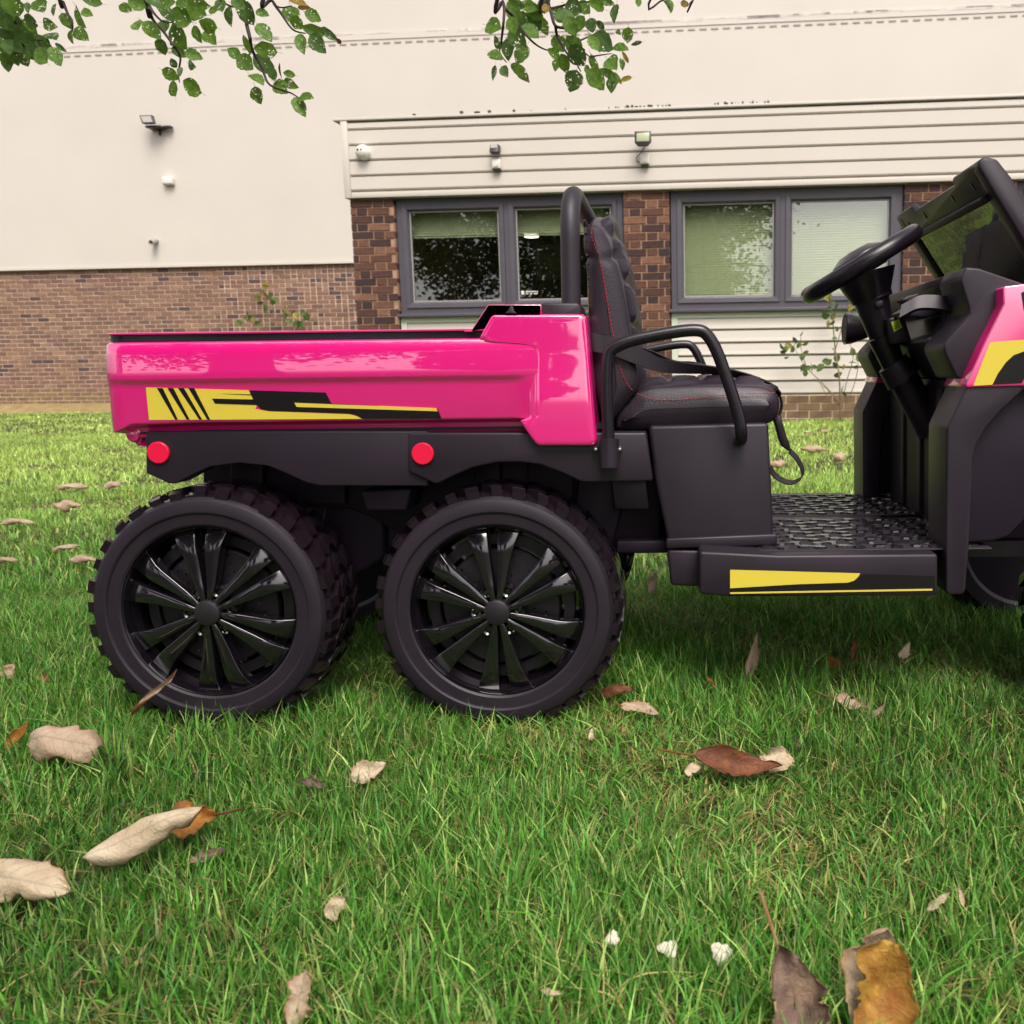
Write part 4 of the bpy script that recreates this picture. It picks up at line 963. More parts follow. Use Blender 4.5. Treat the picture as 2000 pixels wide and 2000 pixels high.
# ---- roll hoop with foam sleeve, base blocks, netting
xh = at(1113, 500, y0 + .05).x; C7 = lambda X, Y: (650 + X * .36232, 180 + Y * .36232)
yh = y0 + .05; zh0 = at(1113, 610, yh).z; zh1 = at(1113, 366, yh).z
hp = fillet([(xh, yh, zh0), (xh + .002, yh, zh1), (xh + .012, my(yh), zh1), (xh, my(yh), zh0)], .085, 14)
tube('roll_hoop', hp, .0155, M['foam'], truck, 20)
for a, c in ((yh - .025, yh + .07), (my(yh + .07), my(yh - .025))): prism('hoop_base', [(1057, 591), (1130, 591), (1134, 600), (1137, 640), (1057, 640)], a, c, P_, truck, .004, 2, Yref=yh - .025)
g = []; zn0, zn1 = zh0 - .05, zh1 - .045
ya_, yb2 = yh + .03, my(yh + .03)
for k in range(-10, 30):
    for sg in (1, -1):
        pts = []
        for s in (0, 1):
            pass
        a = ya_ + k * .028 if sg == 1 else yb2 - k * .028; L_ = (zn1 - zn0); c = a + sg * L_ * .8
        lo, hi = 0, 1
        P0 = Vector((xh + .035, a, zn0)); P1 = Vector((xh + .022, c, zn1))
        t0 = 0; t1 = 1
        for lim, s_ in ((ya_, 1), (yb2, -1)):
            d0 = (P0.y - lim) * s_; d1 = (P1.y - lim) * s_
            if d0 < 0 and d1 < 0: t0 = 2
            elif d0 < 0: t0 = max(t0, d0 / (d0 - d1))
            elif d1 < 0: t1 = min(t1, d0 / (d0 - d1))
        if t1 - t0 > .03: g.append(tube_geo([P0.lerp(P1, t0), P0.lerp(P1, t1)], .0028, 6))
v, f = merge(*g); net = mk('back_netting', v, f, M['netting'], truck)
v, f = lathe_geo([(0, 0), (.05, 0), (.05, .003), (0, .003)], 32); c = Vector((xh + .022, yh + .10, (zn0 + zn1) / 2 - .02)); mk('round_sticker', [c + Vector((p.y, p.x * .8, p.z * 1.1)) for p in v], f, M['yellow'], net)
# ---- arm rests
def armrest(Y, sg):
    cp = [C4(*p) for p in [(432, 1660), (414, 1250), (425, 1090), (600, 1020), (880, 972), (1040, 1010), (1230, 1500), (1243, 1660)]]
    pts = [at(a, c, y0 + .008) for a, c in cp]; pts = [Vector((p.x, Y, p.z)) for p in pts]
    pts[-1] = pts[-1] + Vector((0, 0, .004)); pts.append(pts[-1] + Vector((.002, sg * .06, -.006)))
    pth = fillet([pts[0], pts[1] + (pts[2] - pts[1]) * .3, pts[2] + Vector((.006, 0, .006)), pts[4] + Vector((.012, 0, 0)), pts[5] + Vector((.004, 0, .003)), pts[6], pts[7], pts[8]], .055, 12)
    tube('armrest', pth, .0098, M['tube'], truck, 18)
    c0 = at(*C4(436, 1640), y0 + .008); c1 = at(*C4(438, 1815), y0 + .008)
    sk = tube('armrest_socket', [Vector((c0.x, Y, c0.z)), Vector((c1.x, Y, c1.z))], .0155, P_, truck, 24)
    for X in (354, 500):
        q = at(*C4(X, 1706), y0 + .008); v, f = lathe_geo([(0, -.004), (.0025, -.0035), (.0042, 0), (.0042, .012), (0, .012)], 14); mk('screw', [Vector((q.x, Y - .001 if sg > 0 else Y - .008, q.z)) + p for p in v], f, M['steel'], sk)
armrest(y0 + .008, 1); armrest(my(y0 + .008), -1)
# ---- lap strap with its buckle and loose tail
def c4a(X, Y, yy): return at(*C4(X, Y), yy)
yS = ysq - .012
belt = catmull([c4a(312, 1050, yS + .03), c4a(330, 1052, yS), c4a(400, 1068, yS - .002), c4a(470, 1085, yS - .002), c4a(560, 1120, yS + .002), c4a(660, 1160, yS + .02), c4a(760, 1196, yS + .045), c4a(900, 1212, yS + .07), c4a(1060, 1222, yS + .09), c4a(1200, 1246, yS + .10), c4a(1330, 1285, yS + .11), c4a(1430, 1330, yS + .12), c4a(1480, 1380, yS + .125)], 7)
wv = []
for i, p in enumerate(belt):
    t_ = i / (len(belt) - 1); q = min(1, max(0, (t_ - .42) / .25)); wv.append(Vector((.004, 0, -.030)) * (1 - q) + Vector((.003, .026, -.012)) * q)
ribbon('lap_strap', belt, wv, .0022, M['webbing'], truck)
b2 = catmull([c4a(590, 1100, yS + .10), c4a(700, 1130, yS + .12), c4a(840, 1190, yS + .13), c4a(960, 1200, yS + .13), c4a(1100, 1240, yS + .12)], 7)
ribbon('lap_strap', b2, Vector((.004, .012, -.014)), .002, M['webbing'], truck)
yB = ysq + .10
ribbon('lap_strap', catmull([c4a(1478, 1385, yB), c4a(1486, 1440, yB), c4a(1470, 1500, yB)], 5), Vector((0, .026, 0)), .0022, M['webbing'], truck)
bk = [(1436, 1520), (1480, 1496), (1496, 1560), (1520, 1640), (1532, 1660), (1545, 1725), (1520, 1712), (1490, 1690), (1470, 1640), (1452, 1570)]
prism('buckle', [C4(*p) for p in bk], yB - .012, yB + .014, M['plastic_smooth'], truck, .002, 2)
tail = catmull([c4a(1535, 1715, yB), c4a(1580, 1765, yB), c4a(1612, 1830, yB), c4a(1605, 1880, yB), c4a(1560, 1906, yB), c4a(1510, 1903, yB), c4a(1450, 1870, yB), c4a(1425, 1835, yB), c4a(1415, 1815, yB)], 7)
ribbon('lap_strap', tail, Vector((.006, .012, .006)), .002, M['webbing'], truck)

# ---- front: legs, fire wall, dash, pink wings, wind screen
C5 = lambda X, Y: (1540 + X * .25885, 300 + Y * .25885)
C6 = lambda X, Y: (1150 + X * .43996, 800 + Y * .43996)
yl = y0 + .004
leg = [(1887, 757), (1850, 835), (1848, 1055), (1848, 1155), (1852, 1162), (1880, 1162), (1886, 1155), (1893, 1064), (1902, 890), (1908, 868), (1925, 838), (1955, 803), (2000, 762), (2060, 735), (2060, 700), (1900, 735)]
for near in (1, 0):
    s_ = (lambda a, c: (a, c)) if near else (lambda a, c: (my(c), my(a)))
    a, c = s_(yl, yl + .105); prism('front_leg', leg, a, c, P_, truck, .009, 4, Yref=yl, limit=25)
    a, c = s_(yl + .03, yl + .09); prism('wheel_arch_liner', [(1880, 1068), (1890, 880), (1930, 820), (2010, 740), (2430, 740), (2430, 900), (2400, 980), (2320, 960), (2220, 935), (2120, 950), (2040, 1000), (1985, 1056), (1950, 1066)], a, c, D_, truck, .006, 3, Yref=yl)
    wing = [(1959, 563), (1963, 559), (2060, 548), (2330, 600), (2420, 690), (2430, 752), (2200, 748), (1888, 757), (1887, 750), (1924, 668), (1961, 593)]
    a, c = s_(yl - .004, yl + .11); WG = prism('front_wing', wing, a, c, M['pink'], truck, .004, 3, Yref=yl - .004)
    yy = yl - .0052
    if near:
        wd_ = flat('decal', [C5(*p) for p in [(1520, 1425), (1600, 1416), (1777, 1405), (1900, 1400), (1900, 1480), (1777, 1492), (1700, 1520), (1640, 1575), (1580, 1660), (1538, 1744), (1395, 1751)]], yy, M['yellow'], WG)
        flat('decal_print', [C5(*p) for p in [(1901, 1481), (1777, 1493), (1701, 1521), (1641, 1576), (1581, 1661), (1540, 1743), (1760, 1732), (1777, 1700), (1901, 1690)]], yy + .0004, M['black_decal'], wd_)
        flat('wing_vent', [C5(*p) for p in [(1758, 1050), (1777, 1040), (1950, 1035), (1950, 1280), (1810, 1250), (1777, 1180)]], yy, M['plastic_dark'], WG)
prism('fire_wall', [(1905, 740), (1900, 1068), (2200, 1068), (2200, 740)], y0 + .115, my(y0 + .115), D_, truck, .006, 3, Yref=y0 + .05)
for k in range(3):
    yy = y0 + .22 + k * .13; prism('fire_wall_rib', [(1898, 760), (1893, 1060), (1910, 1060), (1910, 760)], yy, yy + .03, D_, truck, .006, 3, Yref=y0 + .05)
prism('front_body', [(2020, 560), (2330, 610), (2440, 700), (2450, 900), (2100, 900), (2020, 760)], y0 + .12, my(y0 + .12), P_, truck, .01, 3, Yref=y0)
yd = y0 + .035
wing_d = [C5(*p) for p in [(1340, 856), (1440, 864), (1600, 920), (1777, 980), (2050, 1060), (2050, 1500), (1560, 1500), (1420, 1700), (1345, 1712), (1270, 1690), (1180, 1500), (1172, 1450), (1190, 1415), (1340, 1250), (1366, 1215), (1362, 1160), (1300, 965), (1302, 930)]]
cen_d = [C5(*p) for p in [(1345, 862), (1440, 870), (1777, 985), (2050, 1065), (2050, 1700), (1420, 1700), (1330, 1560), (1250, 1440), (1200, 1400), (1202, 1375), (1330, 1330), (1400, 1180), (1380, 1050), (1330, 940)]]
for near in (1, 0):
    s_ = (lambda a, c: (a, c)) if near else (lambda a, c: (my(c), my(a)))
    a, c = s_(yd, yd + .115); prism('dash_wing', wing_d, a, c, P_, truck, .011, 4, Yref=yd, limit=20)
dash = prism('dash_board', cen_d, yd + .113, my(yd + .113), P_, truck, .008, 3, Yref=yd, limit=20)
yg = yd + .10
hb = [at(*C5(*p), yg) for p in [(1235, 1165), (1190, 1140), (1080, 1125), (980, 1130), (900, 1170), (845, 1200)]]
ribbon('grab_handle', catmull(hb, 5), Vector((.006, .010, .022)), .010, P_, dash)
prism('switch_panel', [C5(*p) for p in [(850, 1105), (900, 1072), (985, 1055), (975, 1090), (890, 1130)]], yd + .16, yd + .2, M['foam'], dash, .002)
prism('switch', [C5(*p) for p in [(868, 1100), (905, 1085), (900, 1105), (870, 1118)]], yd + .158, yd + .165, M['black_decal'], dash, .001)
prism('dash_shelf', [C5(*p) for p in [(1000, 1130), (1250, 1100), (1260, 1170), (1050, 1240), (880, 1230), (870, 1200)]], yd + .17, yd + .30, P_, dash, .004)
# wind screen: frame and dark acrylic sheet in one raked plane
yn = y0 + .115; rk0 = at(*C5(1425, 70), yn); rk1 = at(*C5(1790, 660), yn); rk = (rk1 - rk0).normalized(); rk = Vector((rk.x, 0, rk.z)).normalized(); rn = Vector((-rk.z, 0, rk.x)); rn = rn if rn.x < 0 else -rn   # rn: towards the driver
def wsp(s, Y, off=0): return Vector((rk0.x, Y, rk0.z)) + rk * s + rn * off
def wbox(name, s0, s1, Ya, Yb, o0, o1, ma, parent, bevel=.005, taper=0):
    v = [wsp(s0, Ya, o0), wsp(s1, Ya, o0), wsp(s1, Yb, o0), wsp(s0, Yb, o0), wsp(s0, Ya, o1), wsp(s1, Ya, o1), wsp(s1, Yb, o1), wsp(s0, Yb, o1)]
    return mk(name, v, [[0, 3, 2, 1], [4, 5, 6, 7], [0, 1, 5, 4], [1, 2, 6, 5], [2, 3, 7, 6], [3, 0, 4, 7]], ma, parent, bevel, 3)
ws = wbox('windscreen', .055, .36, yn + .03, my(yn + .03), -.004, .0, M['screen_glass'], truck, 0)
n_ = 13; yq = [yn + .02, yn + .02, yn + .12, yn + .125, my(yn + .125), my(yn + .12), my(yn + .02), my(yn + .02)]
hdr = [(.062, yn + .012), (0.002, yn + .012), (-.002, yn + .03), (-.002, yn + .115), (.010, yn + .125), (.010, my(yn + .125)), (-.002, my(yn + .115)), (-.002, my(yn + .03)), (.002, my(yn + .012)), (.062, my(yn + .012))]
v = [wsp(s, Y, .006) for s, Y in hdr] + [wsp(s, Y, -.010) for s, Y in hdr]; n_ = len(hdr)
H_ = mk('screen_header', v, [list(range(n_)), list(range(2 * n_ - 1, n_ - 1, -1))] + [[k, (k + 1) % n_, n_ + (k + 1) % n_, n_ + k] for k in range(n_)], P_, ws, .004, 3)
wbox('screen_header_rib', .050, .064, yn + .02, my(yn + .02), .004, .018, D_, ws, .004)
for k, yy in enumerate((.05, .16, .34, .46)): wbox('slot', .022, .036, yn + yy, yn + yy + .005, .0045, .0075, M['black_decal'], H_, 0)
for near in (1, 0):
    a, c = (yn - .010, yn + .030) if near else (my(yn + .030), my(yn - .010))
    # post: rounded hooked bar from the header down to the dash
    pr_ = [(.006, .006), (-.002, .0), (-.002, -.012), (.014, -.026), (.05, -.030), (.40, -.030), (.40, .006), (.06, .006)]
    v = [wsp(s, a, o_) for s, o_ in pr_] + [wsp(s, c, o_) for s, o_ in pr_]; n_ = len(pr_)
    mk('screen_post', v, [list(range(n_)), list(range(2 * n_ - 1, n_ - 1, -1))] + [[k, (k + 1) % n_, n_ + (k + 1) % n_, n_ + k] for k in range(n_)], P_, ws, .0035, 2, limit=20)
q = wsp(.2, yn - .016, -.02); v, f = lathe_geo([(0, -.002), (.004, -.001), (.004, .004), (0, .004)], 12); mk('screw', [wsp(.115, yn - .010, -.018) + p for p in v], f, M['steel'], ws)
# ---- steering wheel and column (between the seats)
yw_ = yc - .03; sc = at(*C5(545, 838), yw_); tl = math.radians(30)
ax = Vector((-math.sin(tl), 0, math.cos(tl))); ex = Vector((math.cos(tl), 0, math.sin(tl))); ey = Vector((0, 1, 0))
Rm = (at(*C5(950, 600), yw_) - at(*C5(120, 1078), yw_)).length / 2 - .008
v = []; f = []; n1, n2 = 64, 18
for i in range(n1):
    a = 2 * math.pi * i / n1; d = ex * math.cos(a) + ey * math.sin(a)
    for k in range(n2):
        b_ = 2 * math.pi * k / n2; rr = .0165; v.append(sc + d * (Rm + rr * math.cos(b_)) + ax * rr * math.sin(b_))
for i in range(n1):
    for k in range(n2): f.append([i * n2 + k, ((i + 1) % n1) * n2 + k, ((i + 1) % n1) * n2 + (k + 1) % n2, i * n2 + (k + 1) % n2])
swh = mk('steering_wheel', v, f, M['plastic_smooth'], truck)
def wl(prof, o_, A): 
    e1 = A.orthogonal().normalized(); e2 = A.cross(e1); vv, ff = lathe_geo(prof, 40); return [o_ + e1 * p.x + e2 * p.z + A * p.y for p in vv], ff
v, f = wl([(0, .030), (.030, .028), (.050, .018), (.055, .008), (.050, -.012), (.045, -.02), (0, -.02)], sc, ax); mk('wheel_boss', v, f, M['plastic_smooth'], swh)
for a in (0, 120, 240):
    d = ex * math.cos(math.radians(a + 90)) + ey * math.sin(math.radians(a + 90)); s2 = d.cross(ax) * .014
    v = [sc + d * .04 + s2 + ax * .008, sc + d * .04 - s2 + ax * .008, sc + d * (Rm) - s2 * .8 + ax * .006, sc + d * Rm + s2 * .8 + ax * .006]; v += [p - ax * .014 for p in v]
    mk('wheel_spoke', v, [[0, 1, 2, 3], [7, 6, 5, 4], [0, 4, 5, 1], [1, 5, 6, 2], [2, 6, 7, 3], [3, 7, 4, 0]], M['plastic_smooth'], swh, .003)
v, f = wl([(0, .034), (.006, .034), (.007, .02), (0, .02)], sc + ex * -.005 - ax * .004, ax); mk('horn_button', v, f, M['reflector'], swh)
cA = at(*C5(600, 930), yw_); cB = at(*C5(705, 1380), yw_); cC = at(*C5(790, 1590), yw_); cD = at(*C5(870, 1700), yw_); cE = at(*C5(1080, 2100), yw_)
A1 = (cB - sc); 
def cone(name, a, c, r0, r1, ma=P_, n=28, extra=None):
    return tube(name, [a, a.lerp(c, .5), c], [r0, (r0 + r1) / 2, r1], ma, swh, n)
cone('column_cone', at(*C5(575, 905), yw_), at(*C5(625, 1110), yw_), .058, .036, M['plastic_smooth'])
cone('column_tube', at(*C5(620, 1080), yw_), cB, .0345, .024, M['plastic_smooth'])
v, f = wl([(.0, 0), (.037, 0), (.037, .012), (.0, .012)], at(*C5(640, 1100), yw_), (cA - cB).normalized()); mk('column_ring', v, f, M['plastic_smooth'], swh)
prism('column_clip', [C5(*p) for p in [(650, 1120), (715, 1100), (728, 1150), (662, 1172)]], yw_ - .038, yw_ - .02, P_, swh, .003)
cone('column_tube', cB, cC, .027, .022, M['plastic_smooth']); cone('column_collar', cC + (cC - cD) * .1, cD, .030, .036, P_)
cone('column_tube', cD, cE, .029, .028, P_)
prism('column_box', [C5(*p) for p in [(752, 1240), (870, 1215), (935, 1420), (790, 1442)]], yw_ - .062, yw_ + .04, P_, swh, .004, 2, Yref=yw_ - .062)
lb = flat('label', [C5(*p) for p in [(776, 1274), (833, 1247), (858, 1312), (797, 1346)]], yw_ - .0632, M['lime'], swh, .001)
for (a, c) in (((803, 1277), (828, 1268)), ((800, 1300), (838, 1286)), ((804, 1316), (842, 1300))): flat('label_print', [C5(a[0], a[1]), C5(c[0], c[1]), C5(c[0] + 3, c[1] + 8), C5(a[0] + 3, a[1] + 8)], yw_ - .0637, M['greyprint'], swh, .0006)
# ---- side mirrors on the dash ends
for near in (0,):
    ym = my(y0 + .06); pth = [at(*C5(640, 1315), ym), at(*C5(560, 1318), ym), at(*C5(470, 1322), ym), at(*C5(425, 1322), ym)]
    tube('side_mirror', pth, [.016, .026, .034, .036], M['plastic_smooth'], truck, 20)
    d = (pth[3] - pth[2]).normalized(); tube('mirror_glass', [pth[3] + d * .0005, pth[3] + d * .002], [.031, .031], M['plastic_dark'], truck, 20)

# ================================================================== TREE OVER THE LAWN
tree = root('tree', (-3.4, -4.6, 0), 'broad tree whose leafy insect-eaten twigs hang above the truck', 'tree')
T0 = Vector((-3.4, -4.6, 0))
trunk_path = catmull([T0 + Vector((0, 0, -.2)), T0 + Vector((.03, .02, .8)), T0 + Vector((.0, .08, 1.9)), T0 + Vector((.15, .2, 3.2)), T0 + Vector((.3, .2, 5.2)), T0 + Vector((.25, .3, 7.4))], 6)
tube('trunk', trunk_path, [.34 - .30 * i / (len(trunk_path) - 1) + (.12 if i == 0 else 0) for i in range(len(trunk_path))], M['bark'], tree, 20)
def limb(pts, r0, r1, ma=None, name='limb', n=10):
    p = catmull(pts, 6); return tube(name, p, [r0 + (r1 - r0) * i / (len(p) - 1) for i in range(len(p))], ma or M['bark'], tree, n)
limb([T0 + Vector((0, .1, 2.0)), (-3.0, -2.6, 3.0), (-2.4, -.6, 3.0), (-1.8, .7, 2.75), (-1.0, 1.5, 2.45), (-.35, 1.85, 2.15)], .10, .016)
limb([(-1.8, .7, 2.75), (-1.4, 1.35, 2.5), (-1.25, 1.75, 2.1)], .05, .012)
limb([(-1.0, 1.5, 2.45), (-.2, 1.6, 2.5), (.6, 1.7, 2.4)], .04, .010)
limb([T0 + Vector((.1, .1, 2.6)), (-2.0, -5.0, 3.6), (-.6, -5.4, 4.2), (.6, -5.4, 4.6)], .11, .03)
limb([T0 + Vector((.1, .1, 3.2)), (-4.6, -4.2, 4.4), (-6.2, -4.6, 5.0)], .10, .03)
limb([T0 + Vector((.2, .2, 3.6)), (-2.6, -4.0, 4.6), (-2.0, -3.4, 5.4), (-1.2, -3.0, 6.0)], .10, .03)
limb([T0 + Vector((.2, .2, 4.0)), (-3.8, -6.2, 5.0), (-4.2, -7.6, 5.4)], .09, .03)
# crown leaves overhead and behind (out of the picture, seen as reflections and shade)
def crown():
    V = []; F_ = []; n = 0; k = 0; tries = 0
    while k < 520 and tries < 4000:
        tries += 1
        d = Vector((random.gauss(0, 1), random.gauss(0, 1), random.gauss(0, 1))).normalized() * random.random() ** .38
        c = Vector((-4.6 + d.x * 5.4, -5.6 + d.y * 3.4, 4.7 + d.z * 2.9))
        if c.y > .1:
            pr_ = proj(c - Vector((0, 0, .6)))
            if pr_[1] > -150: continue
        k += 1
        for _ in range(105):
            p = c + Vector((random.gauss(0, .34), random.gauss(0, .34), random.gauss(0, .28)))
            if p.y > .05 and p.z - .1 < CAM_Z + p.y * .46: continue
            a = Vector((random.gauss(0, 1), random.gauss(0, 1), random.gauss(0, .5))).normalized(); b_ = a.orthogonal().normalized(); b_ = (b_ * math.cos(1.3 * random.random()) + a.cross(b_) * math.sin(3 * random.random())).normalized()
            L_ = random.uniform(.055, .095); W_ = L_ * .62
            V += [p - a * L_, p + b_ * W_ * .9, p + a * L_, p - b_ * W_ * .9]; F_.append([n, n + 1, n + 2, n + 3]); n += 4
    me = bpy.data.meshes.new('crown'); me.from_pydata([v_ - T0 for v_ in V], [], F_); me.materials.append(M['crown']); me.shade_smooth()
    o = link('crown', me, tree, T0); o['kind'] = 'stuff'
crown()
def reflection_trees():  # unseen trees added behind the camera, gaps set to shape the bed's reflections
    V = []; F_ = []; n = 0; r_ = random.Random(5)
    for (x_, y_, h_, w_) in ((-24, -17, 8, 4), (-18.5, -19, 6.5, 3.0), (-3.6, -17, 6.0, 1.7), (9.5, -19, 4.2, 2.6), (13, -16, 7.5, 3), (20, -18, 6, 3.6), (27, -20, 9, 4)):
        for _ in range(1500):
            d = Vector((r_.gauss(0, 1), r_.gauss(0, 1), r_.gauss(0, 1))).normalized() * r_.random() ** .3
            p = Vector((x_ + d.x * w_, y_ + d.y * w_ * .7, h_ * .56 + d.z * h_ * .46)); a = Vector((r_.gauss(0, 1), r_.gauss(0, 1), r_.gauss(0, 1))).normalized(); b_ = a.orthogonal().normalized(); L_ = r_.uniform(.14, .3)
            V += [p - a * L_, p + b_ * L_ * .7, p + a * L_, p - b_ * L_ * .7]; F_.append([n, n + 1, n + 2, n + 3]); n += 4
        v2, f2 = tube_geo([Vector((x_, y_, -.1)), Vector((x_ + .1, y_, h_ * .3)), Vector((x_, y_, h_ * .7))], [.22, .16, .06], 8, n); V += v2; F_ += f2; n += len(v2)
    me = bpy.data.meshes.new('reflection_trees'); me.from_pydata(V, [], F_); me.materials.append(M['crown'])
    o = link('reflection_trees', me); tag(o, 'added unseen trees behind the camera, spaced to shape reflections', 'trees', kind='stuff')
reflection_trees()
# hanging twigs in the picture, given as image tracks at their own distance
D1 = lambda X, Y: (X * .37267, Y * .37267)
D2 = lambda X, Y: (900 + X * .2588, Y * .2588)
def tw(pts, Y, top=None, r=.0032):
    P = [at(a, c, Y + .03 * math.sin(i * 1.7)) for i, (a, c) in enumerate(pts)]
    if top: P = [Vector(top), P[0].lerp(Vector(top), .45) + Vector((.02, .03, 0))] + P
    p = catmull(P, 5); return tube('twig', p, [r * (1.6 if top else 1) + (r * .35 - r * (1.6 if top else 1)) * i / (len(p) - 1) for i in range(len(p))], M['twig'], tree, 7)
A_, B_, C_, D_t, E_ = 1.72, 1.85, 1.80, 1.86, 1.95
tops = {A_: (-1.25, 1.72, 2.1), B_: (-1.22, 1.75, 2.05), C_: (-1.0, 1.5, 2.45), D_t: (-.36, 1.85, 2.15), E_: (.1, 1.66, 2.42)}
twA = tw([D1(*p) for p in [(-60, -60), (15, 20), (60, 130), (100, 195), (135, 262)]], A_, tops[A_], .004)
tw([D1(*p) for p in [(40, 70), (110, 150), (165, 200), (205, 252)]], A_); tw([D1(*p) for p in [(150, 195), (190, 208), (225, 210)]], A_, r=.002)
twB = tw([D1(*p) for p in [(300, -60), (330, 10), (350, 60), (380, 130), (372, 180)]], B_, tops[B_])
twC = tw([D1(*p) for p in [(750, -60), (775, 10), (800, 60), (850, 110), (900, 118)]], C_, tops[C_])
tw([D1(*p) for p in [(785, 40), (800, 100), (860, 170), (910, 240), (945, 300), (935, 380), (940, 430)]], C_)
twD = tw([D1(*p) for p in [(1290, -70), (1292, 20), (1290, 110), (1310, 200), (1322, 262), (1370, 350), (1405, 435), (1470, 470), (1530, 490), (1590, 530)]], D_t, tops[D_t])
tw([D1(*p) for p in [(1400, -60), (1425, 0), (1480, 80), (1535, 155), (1600, 175)]], D_t, tops[D_t]); tw([D1(*p) for p in [(1292, 15), (1220, 35), (1160, 0), (1130, -50)]], D_t, r=.0025); tw([D1(*p) for p in [(1322, 262), (1300, 290), (1250, 300)]], D_t, r=.002)
tw([D1(*p) for p in [(1440, 30), (1480, 40), (1530, 30)]], D_t, r=.002)
twE = tw([D2(*p) for p in [(300, -100), (318, 10), (328, 70), (320, 190), (305, 320), (295, 400), (345, 470)]], E_, tops[E_])
tw([D2(*p) for p in [(330, 65), (400, 130), (460, 220), (515, 290), (580, 345), (640, 375), (670, 380)]], E_); tw([D2(*p) for p in [(630, -100), (655, 10), (680, 90), (715, 195), (800, 220), (880, 310), (930, 390), (975, 430)]], E_, tops[E_])
tw([D2(*p) for p in [(715, 195), (730, 280), (800, 400), (860, 460), (905, 540)]], E_); tw([D2(*p) for p in [(680, 65), (760, 45), (850, 20), (970, 12)]], E_, r=.0028); tw([D2(*p) for p in [(760, 205), (800, 190), (820, 150)]], E_, r=.002); tw([D2(*p) for p in [(890, 310), (980, 270), (1070, 230)]], E_, r=.002); tw([D2(*p) for p in [(980, 430), (1060, 415), (1140, 405)]], E_, r=.002)
tw([D2(*p) for p in [(1480, -120), (1530, 0), (1580, 60)]], E_, (.6, 1.7, 2.4), .0025); tw([D2(*p) for p in [(1800, -100), (1740, 10), (1700, 45)]], E_, (.6, 1.7, 2.4), .002)
def tree_leaf(seed):
    r_ = random.Random(seed); nu, nv = 9, 2; v = []; f = []
    for i in range(nu + 1):
        u_ = i / nu; hw = .36 * (math.sin(math.pi * u_ ** .82) ** .75) if 0 < u_ < 1 else 0.012
        for j in range(-nv, nv + 1):
            q = j / nv; jag = (r_.uniform(-.035, .02) if abs(j) == nv and 0 < i < nu else 0)
            v.append(Vector((u_ - .5, (hw + jag) * q, .10 * abs(q) ** 1.4 * hw / .36 - .16 * (u_ - .4) ** 2 + r_.uniform(-.012, .012))))
    k = 2 * nv + 1
    for i in range(nu):
        for j in range(k - 1): f.append([i * k + j, i * k + j + 1, (i + 1) * k + j + 1, (i + 1) * k + j])
    v += [Vector((-.72, .01, .02)), Vector((-.72, -.01, .02))]; n_ = len(v); f.append([nv + 1, nv - 1, n_ - 1, n_ - 2])
    me = bpy.data.meshes.new('leaf'); me.from_pydata(v, [], f); me.materials.append(M['leaf_a']); me.shade_smooth(); return me
LM = [tree_leaf(i) for i in range(6)]
def hang(par, px, py, L_, ang, Wd, Y, ma=None, Yj=.09):
    Y = Y + random.uniform(-Yj, Yj); c = at(px, py, Y); sc_ = (at(px + L_, py, Y) - c).length
    a = -math.radians(ang) + (math.pi if random.random() < .25 else 0)
    o = link('leaf', random.choice(LM), par, c)
    R0 = Matrix.Rotation(math.pi / 2, 3, 'X')                    # leaf face to -Y
    Rz = Matrix.Rotation(-a, 3, 'Y'); tl_ = Matrix.Rotation(random.gauss(0, .35), 3, 'X') @ Matrix.Rotation(random.gauss(0, .35), 3, 'Z')
    o.rotation_euler = (tl_ @ Rz @ R0).to_euler()
    o.scale = (sc_ * 1.10, min(1.6, Wd / L_ / .62) * sc_ * 1.12, sc_ * random.uniform(.7, 1.3))
    o.material_slots[0].link = 'OBJECT'; o.material_slots[0].material = ma or random.choices([M['leaf_a'], M['leaf_b'], M['leaf_c']], [5, 3, 3])[0]
